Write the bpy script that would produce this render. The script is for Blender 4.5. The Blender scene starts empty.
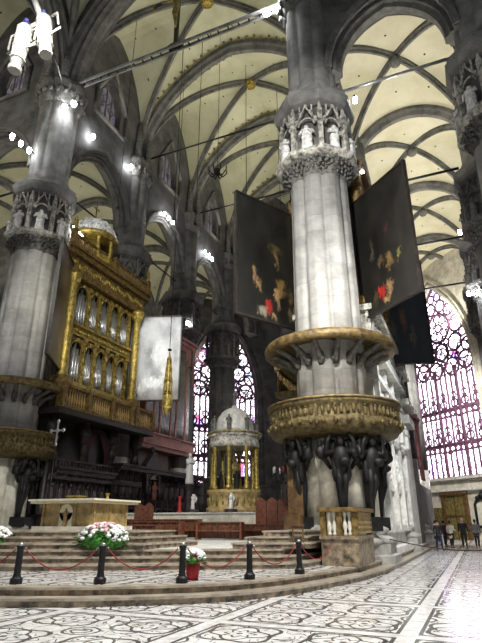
import bpy, math, random
from mathutils import Vector, Matrix
random.seed(7)
PI = math.pi
C = bpy.context.scene.collection
SC = bpy.context.scene

# ------------------------------------------------------------ materials
class NT:
    def __init__(s, name):
        s.m = bpy.data.materials.new(name); s.m.use_nodes = True
        s.t = s.m.node_tree; s.N = s.t.nodes; s.L = s.t.links
        s.b = s.N['Principled BSDF']
    def n(s, typ, **k):
        o = s.N.new(typ)
        for a, v in k.items(): setattr(o, a, v)
        return o
    def put(s, inp, v):
        if hasattr(v, 'node'): s.L.new(v, inp)
        elif v is not None: inp.default_value = v
    def math(s, op, a, b=None, c=None, clamp=False):
        o = s.n('ShaderNodeMath', operation=op); o.use_clamp = clamp
        s.put(o.inputs[0], a)
        if b is not None: s.put(o.inputs[1], b)
        if c is not None: s.put(o.inputs[2], c)
        return o.outputs[0]
    def noise(s, vec, scale, detail=4, rough=.6, dist=0):
        o = s.n('ShaderNodeTexNoise'); s.put(o.inputs['Vector'], vec)
        o.inputs['Scale'].default_value = scale; o.inputs['Detail'].default_value = detail
        o.inputs['Roughness'].default_value = rough; o.inputs['Distortion'].default_value = dist
        return o
    def ramp(s, fac, stops):
        o = s.n('ShaderNodeValToRGB'); s.put(o.inputs[0], fac)
        e = o.color_ramp.elements
        while len(e) < len(stops): e.new(.5)
        for i, (p, c) in enumerate(stops):
            e[i].position = p; e[i].color = (*c, 1) if len(c) == 3 else c
        return o.outputs[0]
    def mix(s, fac, a, b, mode='MIX'):
        o = s.n('ShaderNodeMix', data_type='RGBA', blend_type=mode)
        s.put(o.inputs['Factor'], fac)
        s.put(o.inputs['A'], (*a, 1) if isinstance(a, tuple) else a)
        s.put(o.inputs['B'], (*b, 1) if isinstance(b, tuple) else b)
        return o.outputs['Result']
    def coord(s, which='Object'):
        return s.n('ShaderNodeTexCoord').outputs[which]
    def pos(s):
        return s.n('ShaderNodeNewGeometry').outputs['Position']
    def bump(s, h, strength=.4, dist=.05):
        o = s.n('ShaderNodeBump'); o.inputs['Strength'].default_value = strength
        o.inputs['Distance'].default_value = dist
        s.put(o.inputs['Height'], h); s.L.new(o.outputs[0], s.b.inputs['Normal'])

def mat(name, col, rough=.7, metal=0, var=.25, scale=3, dark=None, bump=0, blocks=None):
    k = NT(name); p = k.pos()
    nz = k.noise(p, scale, 5, .65)
    d = dark or tuple(c * (1 - var * 1.6) for c in col)
    l = tuple(min(1, c * (1 + var * .5)) for c in col)
    c = k.ramp(nz.outputs['Fac'], [(.3, d), (.62, l)])
    if blocks:
        sn = k.n('ShaderNodeVectorMath', operation='SNAP')
        k.put(sn.inputs[0], p); sn.inputs[1].default_value = blocks
        wn = k.n('ShaderNodeTexWhiteNoise'); k.L.new(sn.outputs[0], wn.inputs[0])
        f = k.math('MULTIPLY_ADD', wn.outputs[0], .26, .78)
        sep = k.n('ShaderNodeSeparateXYZ'); k.put(sep.inputs[0], p)
        fr = k.math('FRACT', k.math('DIVIDE', sep.outputs[2], blocks[2]))
        j = k.math('MULTIPLY_ADD', k.math('GREATER_THAN', fr, .04), .15, .85)
        f = k.math('MULTIPLY', f, j)
        v = k.n('ShaderNodeCombineColor'); [k.put(v.inputs[i], f) for i in range(3)]
        c = k.mix(1.0, c, v.outputs[0], 'MULTIPLY')
    k.put(k.b.inputs['Base Color'], c)
    k.b.inputs['Roughness'].default_value = rough; k.b.inputs['Metallic'].default_value = metal
    if bump: k.bump(k.noise(p, scale * 4, 4).outputs['Fac'], bump)
    return k.m

M = {}
M['stone'] = mat('grey_marble', (.42, .41, .38), .65, var=.22, scale=1.1, blocks=(1.1, 1.1, .85), bump=.3)
M['stone_base'] = mat('base_marble', (.36, .35, .32), .45, var=.3, scale=2)
M['white_marble'] = mat('white_marble', (.66, .65, .60), .5, var=.25, scale=2.5, bump=.3)
M['lace'] = mat('pierced_white_plaster', (.85, .85, .82), .6, var=.2, scale=5, dark=(.05, .05, .05))
M['cream'] = mat('cream_marble', (.68, .65, .54), .5, var=.2, scale=3)
M['rib'] = mat('rib_stone', (.15, .145, .13), .8, var=.35, scale=1.5, blocks=(2.5, 2.5, .9))
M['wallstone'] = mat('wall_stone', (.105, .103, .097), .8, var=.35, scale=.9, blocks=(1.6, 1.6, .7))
M['midstone'] = mat('mid_grey_stone', (.24, .235, .22), .75, var=.35, scale=.9, blocks=(1.1, 1.1, .8))
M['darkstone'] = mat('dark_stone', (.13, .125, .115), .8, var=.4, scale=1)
M['darkcarved'] = mat('dark_carved_stone', (.14, .135, .12), .7, var=.5, scale=5, bump=.5)  # one dark tone for capitals, brackets and statuettes
M['carved'] = mat('carved_stone', (.50, .48, .42), .7, var=.6, scale=4, bump=.6)
M['statue'] = mat('statue_marble', (.80, .79, .75), .55, var=.35, scale=5, bump=.3)
M['gold'] = mat('gilding', (.42, .31, .07), .38, .55, var=.5, scale=5, bump=.5)
M['goldbrown'] = mat('gilded_carved_wood', (.22, .14, .04), .5, .3, var=.6, scale=4, bump=.6)
M['balwood'] = mat('honey_gilt_wood', (.42, .27, .09), .45, .2, var=.3, scale=6)
M['ringwood'] = mat('brown_gilt_wood', (.17, .115, .04), .45, .3, var=.7, scale=4, bump=.5)
M['olivegold'] = mat('gilded_bronze', (.30, .24, .08), .4, .5, var=.6, scale=5, bump=.5)
M['pulpit'] = mat('pulpit_gilt_copper', (.12, .088, .032), .45, .45, var=.8, scale=6, bump=.9)
M['bronze'] = mat('dark_bronze', (.011, .011, .011), .6, .3, var=.5, scale=5)
M['darkwood'] = mat('dark_walnut', (.028, .021, .017), .5, var=.5, scale=4)
M['stallwood'] = mat('stall_walnut', (.045, .032, .033), .5, var=.5, scale=6, bump=.4)
M['redwood'] = mat('red_brown_wood', (.17, .06, .032), .4, var=.4, scale=6)
M['pink'] = mat('pink_painted_wood', (.42, .20, .17), .6, var=.2, scale=2)
M['pipe'] = mat('organ_tin', (.50, .50, .50), .3, .8, var=.2, scale=3)
M['iron'] = mat('black_iron', (.012, .012, .013), .45, .4, var=.3, scale=8)
M['rope'] = mat('red_rope', (.22, .02, .02), .8, var=.3, scale=20)
M['redcloth'] = mat('red_cloth', (.42, .02, .02), .7, var=.3, scale=6)
M['leaf'] = mat('green_leaves', (.05, .22, .02), .6, var=.6, scale=14)
M['petal'] = mat('white_petals', (.80, .80, .78), .7, var=.15, scale=20)
M['pinkpetal'] = mat('pink_petals', (.70, .38, .40), .7, var=.25, scale=20)
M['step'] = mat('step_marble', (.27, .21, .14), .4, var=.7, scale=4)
M['tread'] = mat('sheen_toned_tread_marble', (.38, .33, .26), .28, var=.35, scale=3)  # lighter than the risers: the polished stone's sheen is put into the colour
M['altar'] = mat('altar_stone', (.40, .29, .12), .45, var=.4, scale=4)
M['altartop'] = mat('altar_slab', (.74, .68, .50), .35, var=.12, scale=4)
M['whitepaint'] = mat('white_paint', (.50, .49, .45), .5, var=.08, scale=4)
M['drape'] = mat('dull_red_drape', (.05, .012, .015), .8, var=.4, scale=3)
M['pinkdrape'] = mat('pink_striped_drape', (.42, .16, .18), .8, var=.4, scale=3)
M['bluegrey'] = mat('blue_inlay', (.05, .05, .22), .5, var=.3, scale=5)
M['doorwood'] = mat('door_gilt_wood', (.12, .065, .022), .5, var=.5, scale=3)
M['skin'] = mat('skin', (.45, .26, .19), .6, var=.1, scale=9)

def emis(name, col, s):
    k = NT(name); k.b.inputs['Base Color'].default_value = (*col, 1)
    k.b.inputs['Emission Color'].default_value = (*col, 1); k.b.inputs['Emission Strength'].default_value = s
    return k.m
M['lamp'] = emis('lamp_glow', (.95, .97, 1), 40)
M['candle'] = emis('red_glow', (1, .05, .03), 2)

def vault_mat(name, col, col2):
    k = NT(name); p = k.pos()
    a = k.noise(p, .35, 5, .6).outputs['Fac']; b = k.noise(p, 1.6, 6, .7).outputs['Fac']
    c = k.ramp(a, [(.35, col2), (.6, col)])
    c = k.mix(k.math('MULTIPLY', k.math('GREATER_THAN', b, .66), .35), c, tuple(x * .6 for x in col))
    sep = k.n('ShaderNodeSeparateXYZ'); k.put(sep.inputs[0], p)
    fx = k.math('SUBTRACT', k.math('FRACT', k.math('DIVIDE', sep.outputs[0], 2.13)), .5)
    fy = k.math('SUBTRACT', k.math('FRACT', k.math('DIVIDE', sep.outputs[1], 2.4)), .5)
    d = k.math('ADD', k.math('MULTIPLY', fx, fx), k.math('MULTIPLY', fy, fy))
    c = k.mix(k.math('LESS_THAN', d, .0010), c, (.02, .018, .015))
    k.put(k.b.inputs['Base Color'], c); k.b.inputs['Roughness'].default_value = .85
    return k.m
M['vault_n'] = vault_mat('nave_vault_plaster', (.50, .49, .34), (.38, .37, .24))
M['vault_s'] = vault_mat('aisle_vault_plaster', (.62, .58, .42), (.50, .46, .30))

def floor_mat():
    k = NT('inlaid_marble_floor'); p = k.pos()
    sep = k.n('ShaderNodeSeparateXYZ'); k.put(sep.inputs[0], p)
    W = 3.2
    def cell(v, off):
        a = k.math('DIVIDE', k.math('ADD', v, off), W)
        return k.math('MULTIPLY', k.math('SUBTRACT', k.math('FRACT', a), .5), 2.0)
    X = cell(sep.outputs[0], 1.25 + 3.2 * 20); Y = cell(sep.outputs[1], .4 + 3.2 * 20); W = 1.6
    x = cell(sep.outputs[0], 1.25 + 3.2 * 20); y = cell(sep.outputs[1], .4 + 3.2 * 20)
    wob = k.noise(p, 3.0, 2, .5).outputs['Fac']
    r = k.math('SQRT', k.math('ADD', k.math('MULTIPLY', x, x), k.math('MULTIPLY', y, y)))
    th = k.math('ARCTAN2', y, x)
    r = k.math('ADD', r, k.math('MULTIPLY_ADD', wob, .10, -.05))
    def band(d, w): return k.math('LESS_THAN', k.math('ABSOLUTE', d), w)
    def mx(a, b): return k.math('MAXIMUM', a, b)
    c4 = k.math('COSINE', k.math('MULTIPLY', th, 4.0)); c8 = k.math('COSINE', k.math('MULTIPLY', th, 8.0))
    m = band(k.math('SUBTRACT', r, k.math('MULTIPLY_ADD', c4, -.10, .74)), .05)
    m = mx(m, band(k.math('SUBTRACT', r, k.math('MULTIPLY_ADD', c4, .10, .50)), .036))
    m = mx(m, band(k.math('SUBTRACT', r, k.math('MULTIPLY_ADD', c8, .06, .27)), .035))
    m = mx(m, k.math('LESS_THAN', r, .07))
    # corner arcs
    ax = k.math('SUBTRACT', 1.0, k.math('ABSOLUTE', x)); ay = k.math('SUBTRACT', 1.0, k.math('ABSOLUTE', y))
    rc = k.math('SQRT', k.math('ADD', k.math('MULTIPLY', ax, ax), k.math('MULTIPLY', ay, ay)))
    rc = k.math('ADD', rc, k.math('MULTIPLY_ADD', wob, .14, -.07))
    m = mx(m, band(k.math('SUBTRACT', rc, .36), .035)); m = mx(m, band(k.math('SUBTRACT', rc, .20), .025))
    leafn = k.noise(p, 2.6, 1, .4, 1.2).outputs['Fac']
    m = mx(m, k.math('MULTIPLY', band(k.math('SUBTRACT', leafn, .5), .018), k.math('GREATER_THAN', r, .56)))
    # straight strips
    ax = k.math('SUBTRACT', 1.0, k.math('ABSOLUTE', X)); ay = k.math('SUBTRACT', 1.0, k.math('ABSOLUTE', Y))
    sx = k.math('LESS_THAN', ax, .085); sy = k.math('LESS_THAN', ay, .085)
    ex = band(k.math('SUBTRACT', ax, .105), .02); ey = band(k.math('SUBTRACT', ay, .105), .02)
    m = mx(mx(m, ex), ey)
    m = k.math('MULTIPLY', m, k.math('SUBTRACT', 1.0, mx(sx, sy)))
    vn = k.noise(p, 4.5, 5, .7).outputs['Fac']
    white = k.ramp(vn, [(.3, (.50, .49, .47)), (.6, (.80, .79, .77))])
    blk = k.ramp(vn, [(.3, (.03, .03, .035)), (.7, (.16, .15, .14))])
    beige = k.mix(k.math('GREATER_THAN', k.noise(p, 1.1, 2).outputs['Fac'], .60), white, (.42, .36, .28))
    inner = k.math('MULTIPLY', k.math('LESS_THAN', r, .44), k.math('GREATER_THAN', r, .34))
    c = k.mix(inner, white, beige)
    c = k.mix(m, c, blk)
    k.put(k.b.inputs['Base Color'], c)
    k.put(k.b.inputs['Roughness'], k.math('MULTIPLY_ADD', vn, .22, .06))
    return k.m
M['floor'] = floor_mat()

def glass_mat(name, strength, seed):
    k = NT(name); p = k.coord('UV')
    mp = k.n('ShaderNodeMapping'); k.put(mp.inputs[0], p); mp.inputs['Scale'].default_value = (9.2, 21, 1)
    mp.inputs['Location'].default_value = (seed, seed, 0)
    v = k.n('ShaderNodeTexVoronoi'); k.L.new(mp.outputs[0], v.inputs['Vector']); v.inputs['Scale'].default_value = 1.7
    wn = k.n('ShaderNodeSeparateColor'); k.L.new(v.outputs['Color'], wn.inputs[0])
    c = k.ramp(wn.outputs[0], [(0, (.85, .80, 1)), (.34, (.95, .92, 1)), (.5, (1, .9, .95)), (.62, (.42, .25, .75)),
                               (.70, (.75, .35, .6)), (.80, (.16, .12, .60)), (.86, (.65, .08, .20)), (.92, (.35, .12, .5)), (.97, (.1, .3, .6))])
    c.node.color_ramp.interpolation = 'CONSTANT'
    low = k.noise(mp.outputs[0], .35, 3).outputs['Fac']
    w = k.ramp(low, [(.42, (0, 0, 0)), (.56, (1, 1, 1))])
    c = k.mix(k.math('MULTIPLY', w, .75), c, (1, .97, 1))
    v2 = k.n('ShaderNodeTexVoronoi', feature='DISTANCE_TO_EDGE'); k.L.new(mp.outputs[0], v2.inputs['Vector']); v2.inputs['Scale'].default_value = 1.7
    lead = k.math('GREATER_THAN', v2.outputs['Distance'], .045)
    k.put(k.b.inputs['Emission Color'], c)
    k.put(k.b.inputs['Emission Strength'], k.math('MULTIPLY', lead, strength))
    k.b.inputs['Base Color'].default_value = (.03, .03, .04, 1); k.b.inputs['Roughness'].default_value = .3
    return k.m
M['glass'] = glass_mat('stained_glass', 7.0, 3)
M['glass_n'] = glass_mat('stained_glass_north', 3.0, 8)
M['glass_s'] = glass_mat('clerestory_glass', .12, 9)
M['tracery'] = mat('glow_tinted_tracery_stone', (.16, .07, .12), .8, var=.3, scale=3)  # purple bloom from the bright glass is tinted into the stone colour

def paint_mat(name, base, blobs, glossy=.35):
    """dark oil painting: colour patches in the canvas' own coordinates"""
    k = NT(name); uv = k.coord('UV')
    nz = k.noise(uv, 11, 6, .75); sp = k.n('ShaderNodeVectorMath', operation='MULTIPLY_ADD')
    k.L.new(nz.outputs['Color'], sp.inputs[0]); sp.inputs[1].default_value = (.34, .26, 0)
    ad = k.n('ShaderNodeVectorMath', operation='ADD'); k.L.new(uv, ad.inputs[0]); ad.inputs[1].default_value = (-.17, -.13, 0)
    k.L.new(ad.outputs[0], sp.inputs[2])
    s = k.n('ShaderNodeSeparateXYZ'); k.L.new(sp.outputs[0], s.inputs[0])
    f2 = k.noise(uv, 3, 4).outputs['Fac']
    c = k.ramp(f2, [(.35, tuple(b * .45 for b in base)), (.65, base)])
    for (u, v, ru, rv, col) in blobs:
        a = k.math('DIVIDE', k.math('SUBTRACT', s.outputs[0], u), ru)
        b = k.math('DIVIDE', k.math('SUBTRACT', s.outputs[1], v), rv)
        d = k.math('ADD', k.math('MULTIPLY', a, a), k.math('MULTIPLY', b, b))
        f = k.math('MULTIPLY', k.math('SUBTRACT', 1.2, d, clamp=True), k.math('MULTIPLY_ADD', nz.outputs['Fac'], 2.4, -.45, clamp=True))
        c = k.mix(f, c, col)
    k.put(k.b.inputs['Base Color'], c); k.b.inputs['Roughness'].default_value = glossy
    return k.m
flesh = (.36, .22, .10)
M['paint_a'] = paint_mat('oil_painting_a', (.022, .022, .018), [
    (.64, .62, .10, .05, (.10, .08, .03)), (.66, .53, .04, .07, (.20, .13, .05)), (.28, .36, .05, .07, flesh), (.34, .27, .04, .05, flesh),
    (.72, .30, .10, .08, (.26, .16, .05)), (.66, .22, .05, .10, flesh), (.88, .24, .05, .08, (.14, .09, .04)),
    (.50, .12, .07, .07, (.40, .03, .02)), (.42, .06, .09, .05, (.30, .27, .20)), (.60, .05, .05, .05, flesh), (.88, .08, .06, .06, (.12, .09, .05))])
M['paint_b'] = paint_mat('oil_painting_b', (.024, .022, .018), [
    (.62, .60, .06, .03, (.10, .03, .03)), (.32, .48, .04, .08, (.10, .09, .07)), (.45, .36, .06, .05, (.12, .08, .04)),
    (.60, .33, .06, .07, (.26, .16, .05)), (.78, .33, .03, .05, (.22, .2, .05)), (.42, .13, .08, .07, (.55, .03, .02)),
    (.56, .14, .05, .07, flesh), (.30, .1, .05, .05, (.08, .06, .03)), (.5, .05, .06, .03, flesh)])
M['paint_c'] = paint_mat('oil_painting_c', (.018, .022, .03), [
    (.25, .62, .18, .03, (.14, .16, .26)), (.55, .40, .06, .12, (.15, .06, .03)), (.35, .3, .05, .1, (.07, .07, .06)), (.7, .25, .06, .12, (.10, .08, .05))])
M['paint_d'] = paint_mat('oil_painting_d', (.07, .06, .05), [
    (.5, .75, .25, .15, (.20, .12, .07)), (.4, .4, .15, .2, (.12, .06, .04)), (.7, .2, .15, .1, (.16, .09, .05)), (.5, .92, .2, .05, (.30, .22, .12))])
M['paint_w'] = paint_mat('glare_pale_painting', (.50, .50, .49), [  # glare on the canvas is put into these pale colours
    (.5, .2, .28, .07, (.78, .78, .76)), (.72, .32, .12, .10, (.72, .72, .70)), (.25, .12, .14, .06, (.62, .62, .6)),
    (.6, .55, .2, .2, (.62, .62, .61)), (.2, .45, .12, .14, (.36, .36, .35)), (.3, .85, .25, .1, (.42, .42, .41))], .25)

# ------------------------------------------------------------ mesh building
class MB:
    def __init__(s): s.v = []; s.f = []; s.sm = []; s.uv = {}
    def add(s, vs, fs, smooth=False):
        o = len(s.v); s.v += [tuple(v) for v in vs]
        for f in fs: s.f.append([i + o for i in f]); s.sm.append(smooth)
        return o
    def box(s, c, d, rz=0, taper=1):
        x, y, z = d[0] / 2, d[1] / 2, d[2] / 2; vs = []
        for k in (-1, 1):
            t = taper if k > 0 else 1
            for a, b in ((-1, -1), (1, -1), (1, 1), (-1, 1)):
                X, Y = a * x * t, b * y * t
                vs.append((c[0] + X * math.cos(rz) - Y * math.sin(rz), c[1] + X * math.sin(rz) + Y * math.cos(rz), c[2] + k * z))
        s.add(vs, [(3, 2, 1, 0), (4, 5, 6, 7), (0, 1, 5, 4), (1, 2, 6, 5), (2, 3, 7, 6), (3, 0, 4, 7)]); return s
    def bx(s, x0, x1, y0, y1, z0, z1):
        return s.box(((x0 + x1) / 2, (y0 + y1) / 2, (z0 + z1) / 2), (abs(x1 - x0), abs(y1 - y0), abs(z1 - z0)))
    def lathe(s, prof, c=(0, 0, 0), n=24, rf=None, smooth=True, a0=0, a1=2 * PI, ph=0):
        full = abs(a1 - a0 - 2 * PI) < 1e-6; m = n if full else n + 1; vs = []; fs = []
        for (r, z) in prof:
            for i in range(m):
                a = a0 + (a1 - a0) * i / n + ph
                R = r * (rf(a) if rf else 1)
                vs.append((c[0] + R * math.cos(a), c[1] + R * math.sin(a), c[2] + z))
        for j in range(len(prof) - 1):
            for i in range(n):
                k = (i + 1) % m
                fs.append((j * m + i, j * m + k, (j + 1) * m + k, (j + 1) * m + i))
        if full:
            fs.append(list(range(m - 1, -1, -1))); fs.append([(len(prof) - 1) * m + i for i in range(m)])
        s.add(vs, fs, smooth); return s
    def tube(s, pts, r, n=8, cap=True, smooth=True):
        pts = [Vector(p) for p in pts]; vs = []; fs = []; rr = r if isinstance(r, (list, tuple)) else [r] * len(pts)
        pu = None
        for i, p in enumerate(pts):
            t = (pts[min(i + 1, len(pts) - 1)] - pts[max(i - 1, 0)]).normalized()
            if pu is None:
                pu = t.cross(Vector((0, 0, 1)));
                if pu.length < .05: pu = t.cross(Vector((1, 0, 0)))
            u = (pu - t * pu.dot(t)).normalized(); pu = u; w = t.cross(u)
            for k in range(n):
                a = 2 * PI * k / n; vs.append(p + (u * math.cos(a) + w * math.sin(a)) * rr[i])
        for i in range(len(pts) - 1):
            for k in range(n): fs.append((i * n + k, i * n + (k + 1) % n, (i + 1) * n + (k + 1) % n, (i + 1) * n + k))
        if cap: fs.append(list(range(n))[::-1]); fs.append([(len(pts) - 1) * n + k for k in range(n)])
        s.add(vs, fs, smooth); return s
    def sweep(s, pts, side, w, h, sec=None):
        """moulded bar hanging below a curve; side = horizontal unit vector across it"""
        pts = [Vector(p) for p in pts]; side = Vector(side).normalized(); vs = []; fs = []
        sec = sec or [(-.5, .0), (-.5, -.45), (-.3, -.6), (-.2, -1), (.2, -1), (.3, -.6), (.5, -.45), (.5, 0)]
        n = len(sec)
        for i, p in enumerate(pts):
            t = (pts[min(i + 1, len(pts) - 1)] - pts[max(i - 1, 0)]).normalized(); up = side.cross(t)
            if up.z < 0: up = -up
            if abs(up.z) < .02:
                pass
            for (a, b) in sec: vs.append(p + side * a * w + up * b * h)
        for i in range(len(pts) - 1):
            for k in range(n): fs.append((i * n + k, i * n + (k + 1) % n, (i + 1) * n + (k + 1) % n, (i + 1) * n + k))
        fs.append(list(range(n))); fs.append([(len(pts) - 1) * n + k for k in range(n)][::-1])
        s.add(vs, fs); return s
    def prism(s, poly, z0, z1):
        n = len(poly)
        s.add([(x, y, z0) for x, y in poly] + [(x, y, z1) for x, y in poly],
              [list(range(n))[::-1], [n + i for i in range(n)]] + [(i, (i + 1) % n, n + (i + 1) % n, n + i) for i in range(n)]); return s
    def slab(s, poly, origin, ux, uz, th):
        """polygon in a vertical/tilted plane given thickness th along ux x uz"""
        o = Vector(origin); ux = Vector(ux).normalized(); uz = Vector(uz).normalized(); nn = ux.cross(uz)
        a = [o + ux * x + uz * z - nn * th / 2 for x, z in poly]; b = [p + nn * th for p in a]; n = len(poly)
        s.add(a + b, [list(range(n))[::-1], [n + i for i in range(n)]] + [(i, (i + 1) % n, n + (i + 1) % n, n + i) for i in range(n)]); return s
    def ball(s, c, r, n=8, m=5, jit=0):
        R = r if isinstance(r, (tuple, list)) else (r, r, r); vs = [(c[0], c[1], c[2] - R[2])]; fs = []
        for j in range(1, m):
            ph = PI * j / m
            for i in range(n):
                a = 2 * PI * i / n; q = 1 + random.uniform(-jit, jit)
                vs.append((c[0] + R[0] * q * math.sin(ph) * math.cos(a), c[1] + R[1] * q * math.sin(ph) * math.sin(a), c[2] - R[2] * q * math.cos(ph)))
        vs.append((c[0], c[1], c[2] + R[2])); L = len(vs) - 1
        for i in range(n): fs.append((0, 1 + (i + 1) % n, 1 + i)); fs.append((L, L - n + i, L - n + (i + 1) % n))
        for j in range(m - 2):
            for i in range(n):
                a = 1 + j * n; fs.append((a + i, a + (i + 1) % n, a + n + (i + 1) % n, a + n + i))
        s.add(vs, fs, True); return s
    def build(s, name, m, parent=None, loc=None, rz=0):
        me = bpy.data.meshes.new(name); me.from_pydata(s.v, [], s.f); me.validate()
        if len(s.sm) == len(me.polygons):
            me.polygons.foreach_set('use_smooth', s.sm)
        me.materials.append(m if not isinstance(m, str) else M[m]); me.update()
        o = bpy.data.objects.new(name, me); C.objects.link(o)
        if parent: o.parent = parent
        if loc is not None: o.location = loc
        o.rotation_euler.z = rz
        return o

def canvas(name, a, b, z0, z1, m, parent=None, th=.12):
    """upright rectangle with depth and UVs, from plan point a to b"""
    a = Vector((*a, 0)); b = Vector((*b, 0)); d = (b - a).normalized(); nn = Vector((d.y, -d.x, 0)) * th / 2
    vs = []
    for off in (nn, -nn):
        for p, z in ((a, z0), (b, z0), (b, z1), (a, z1)): vs.append((p.x + off.x, p.y + off.y, z))
    fs = [(0, 1, 2, 3), (7, 6, 5, 4), (1, 0, 4, 5), (2, 1, 5, 6), (3, 2, 6, 7), (0, 3, 7, 4)]
    me = bpy.data.meshes.new(name); me.from_pydata(vs, [], fs); me.materials.append(M[m])
    uv = me.uv_layers.new(); co = [(0, 0), (1, 0), (1, 1), (0, 1)] * 2
    for p in me.polygons:
        for li in p.loop_indices: uv.data[li].uv = co[me.loops[li].vertex_index]
    o = bpy.data.objects.new(name, me); C.objects.link(o)
    if parent: o.parent = parent
    return o

def thing(name, label, cat, loc=(0, 0, 0), rz=0, group=None):
    o = bpy.data.objects.new(name, None); C.objects.link(o); o.location = loc; o.rotation_euler.z = rz
    o['label'] = label; o['category'] = cat
    if group: o['group'] = group
    o.empty_display_size = .2
    return o
def tag(o, label, cat, group=None):
    o['label'] = label; o['category'] = cat
    if group: o['group'] = group
    return o
def struct(name, mb, m, label=None):
    o = mb.build(name, m); o['kind'] = 'structure'
    if label: o['label'] = label
    return o
def dup(root, loc, rz, label, group=None, cat=None):
    kids = {}
    for o in bpy.data.objects:
        if o.parent: kids.setdefault(o.parent, []).append(o)
    r = root.copy(); C.objects.link(r); r.location = loc; r.rotation_euler.z = rz; r['label'] = label
    if group: r['group'] = group
    def rec(a, b):
        for ch in kids.get(a, []):
            c = ch.copy(); C.objects.link(c); c.parent = b; rec(ch, c)
    rec(root, r)
    return r

# ------------------------------------------------------------ the plan of the church (metres)
XS, XN, XR, XO = -5.23, -24.4, 3.7, -34.0       # pier rows: choir south, choir north, outer south, outer north
YB = [22.26 + 9.6 * i for i in range(5)]
ZCAP = 24.9
def arc(t, s, H):
    c = (H * H + s * s) / (2 * s); x = max(0, min(1, t)) * s
    return math.sqrt(max(0, c * c - (c - x) ** 2)) / H

def vault(x0, x1, y0, y1, zs, H, ref, dome, m, ribw=.42, ribh=.5, edges='', label=None, rib=True):
    cx, cy, hx, hy = (x0 + x1) / 2, (y0 + y1) / 2, (x1 - x0) / 2, (y1 - y0) / 2
    N = 28
    def z(x, y):
        u = abs(x - cx) / hx; v = abs(y - cy) / hy
        return zs + H * arc(1 - min(u, v), ref, H) + dome * (1 - max(u, v) ** 2)
    mb = MB(); vs = []; fs = []
    for j in range(N + 1):
        for i in range(N + 1):
            a = math.sin((i / N * 2 - 1) * PI / 2); b = math.sin((j / N * 2 - 1) * PI / 2)
            x, y = cx + hx * a, cy + hy * b; vs.append((x, y, z(x, y)))
    for j in range(N):
        for i in range(N):
            q = (j * (N + 1) + i, j * (N + 1) + i + 1, (j + 1) * (N + 1) + i + 1, (j + 1) * (N + 1) + i)
            if (i < N / 2) == (j < N / 2): fs += [(q[0], q[1], q[2]), (q[0], q[2], q[3])]
            else: fs += [(q[0], q[1], q[3]), (q[1], q[2], q[3])]
    mb.add(vs, fs); o = struct('ceiling', mb, m, label)
    if rib:
        K = 40
        for sx in (1, -1):
            pts = []
            for i in range(K + 1):
                a = math.sin((i / K * 2 - 1) * PI / 2); x, y = cx + hx * a, cy + hy * a * sx; pts.append((x, y, z(x, y) + .05))
            mb = MB(); mb.sweep(pts, (-hy * sx, hx, 0), ribw, ribh); struct('trim_1', mb, 'rib', 'diagonal vault rib')
    for e in edges:
        pts = []
        for i in range(41):
            a = math.sin((i / 40 * 2 - 1) * PI / 2)
            if e in 'SN':
                y = y0 if e == 'S' else y1; x = cx + hx * a; side = (0, 1, 0)
            else:
                x = x0 if e == 'W' else x1; y = cy + hy * a; side = (1, 0, 0)
            pts.append((x, y, z(x, y) + .05))
        if m == 'vault_n' and x1 - x0 > 15:
            lc = MB()
            for sg in (-1, 1):
                for q in range(2, 39):
                    p_ = Vector(pts[q]); n_ = Vector(pts[q + 1]) if q < 38 else p_
                    mp_ = (p_ + n_) / 2 + Vector(side) * sg * ribw * 1.75 - Vector((0, 0, .06)); lc.ball(tuple(mp_), (.13, .13, .13), 5, 4, .3)
                lc.tube([Vector(p_) + Vector(side) * sg * ribw * 1.35 - Vector((0, 0, .08)) for p_ in pts[1:-1]], .05, 4)
            struct('trim_8', lc, 'olivegold', 'gilt border of the vault arch')
        mb = MB(); mb.sweep(pts, side, ribw * 2.1, ribh * 1.5); struct('trim_2', mb, 'rib', 'transverse vault arch')
    return z

def arch_z(s, half, zs, za):
    return zs + (za - zs) * arc(1 - abs(s) / half, half, za - zs)

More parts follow.
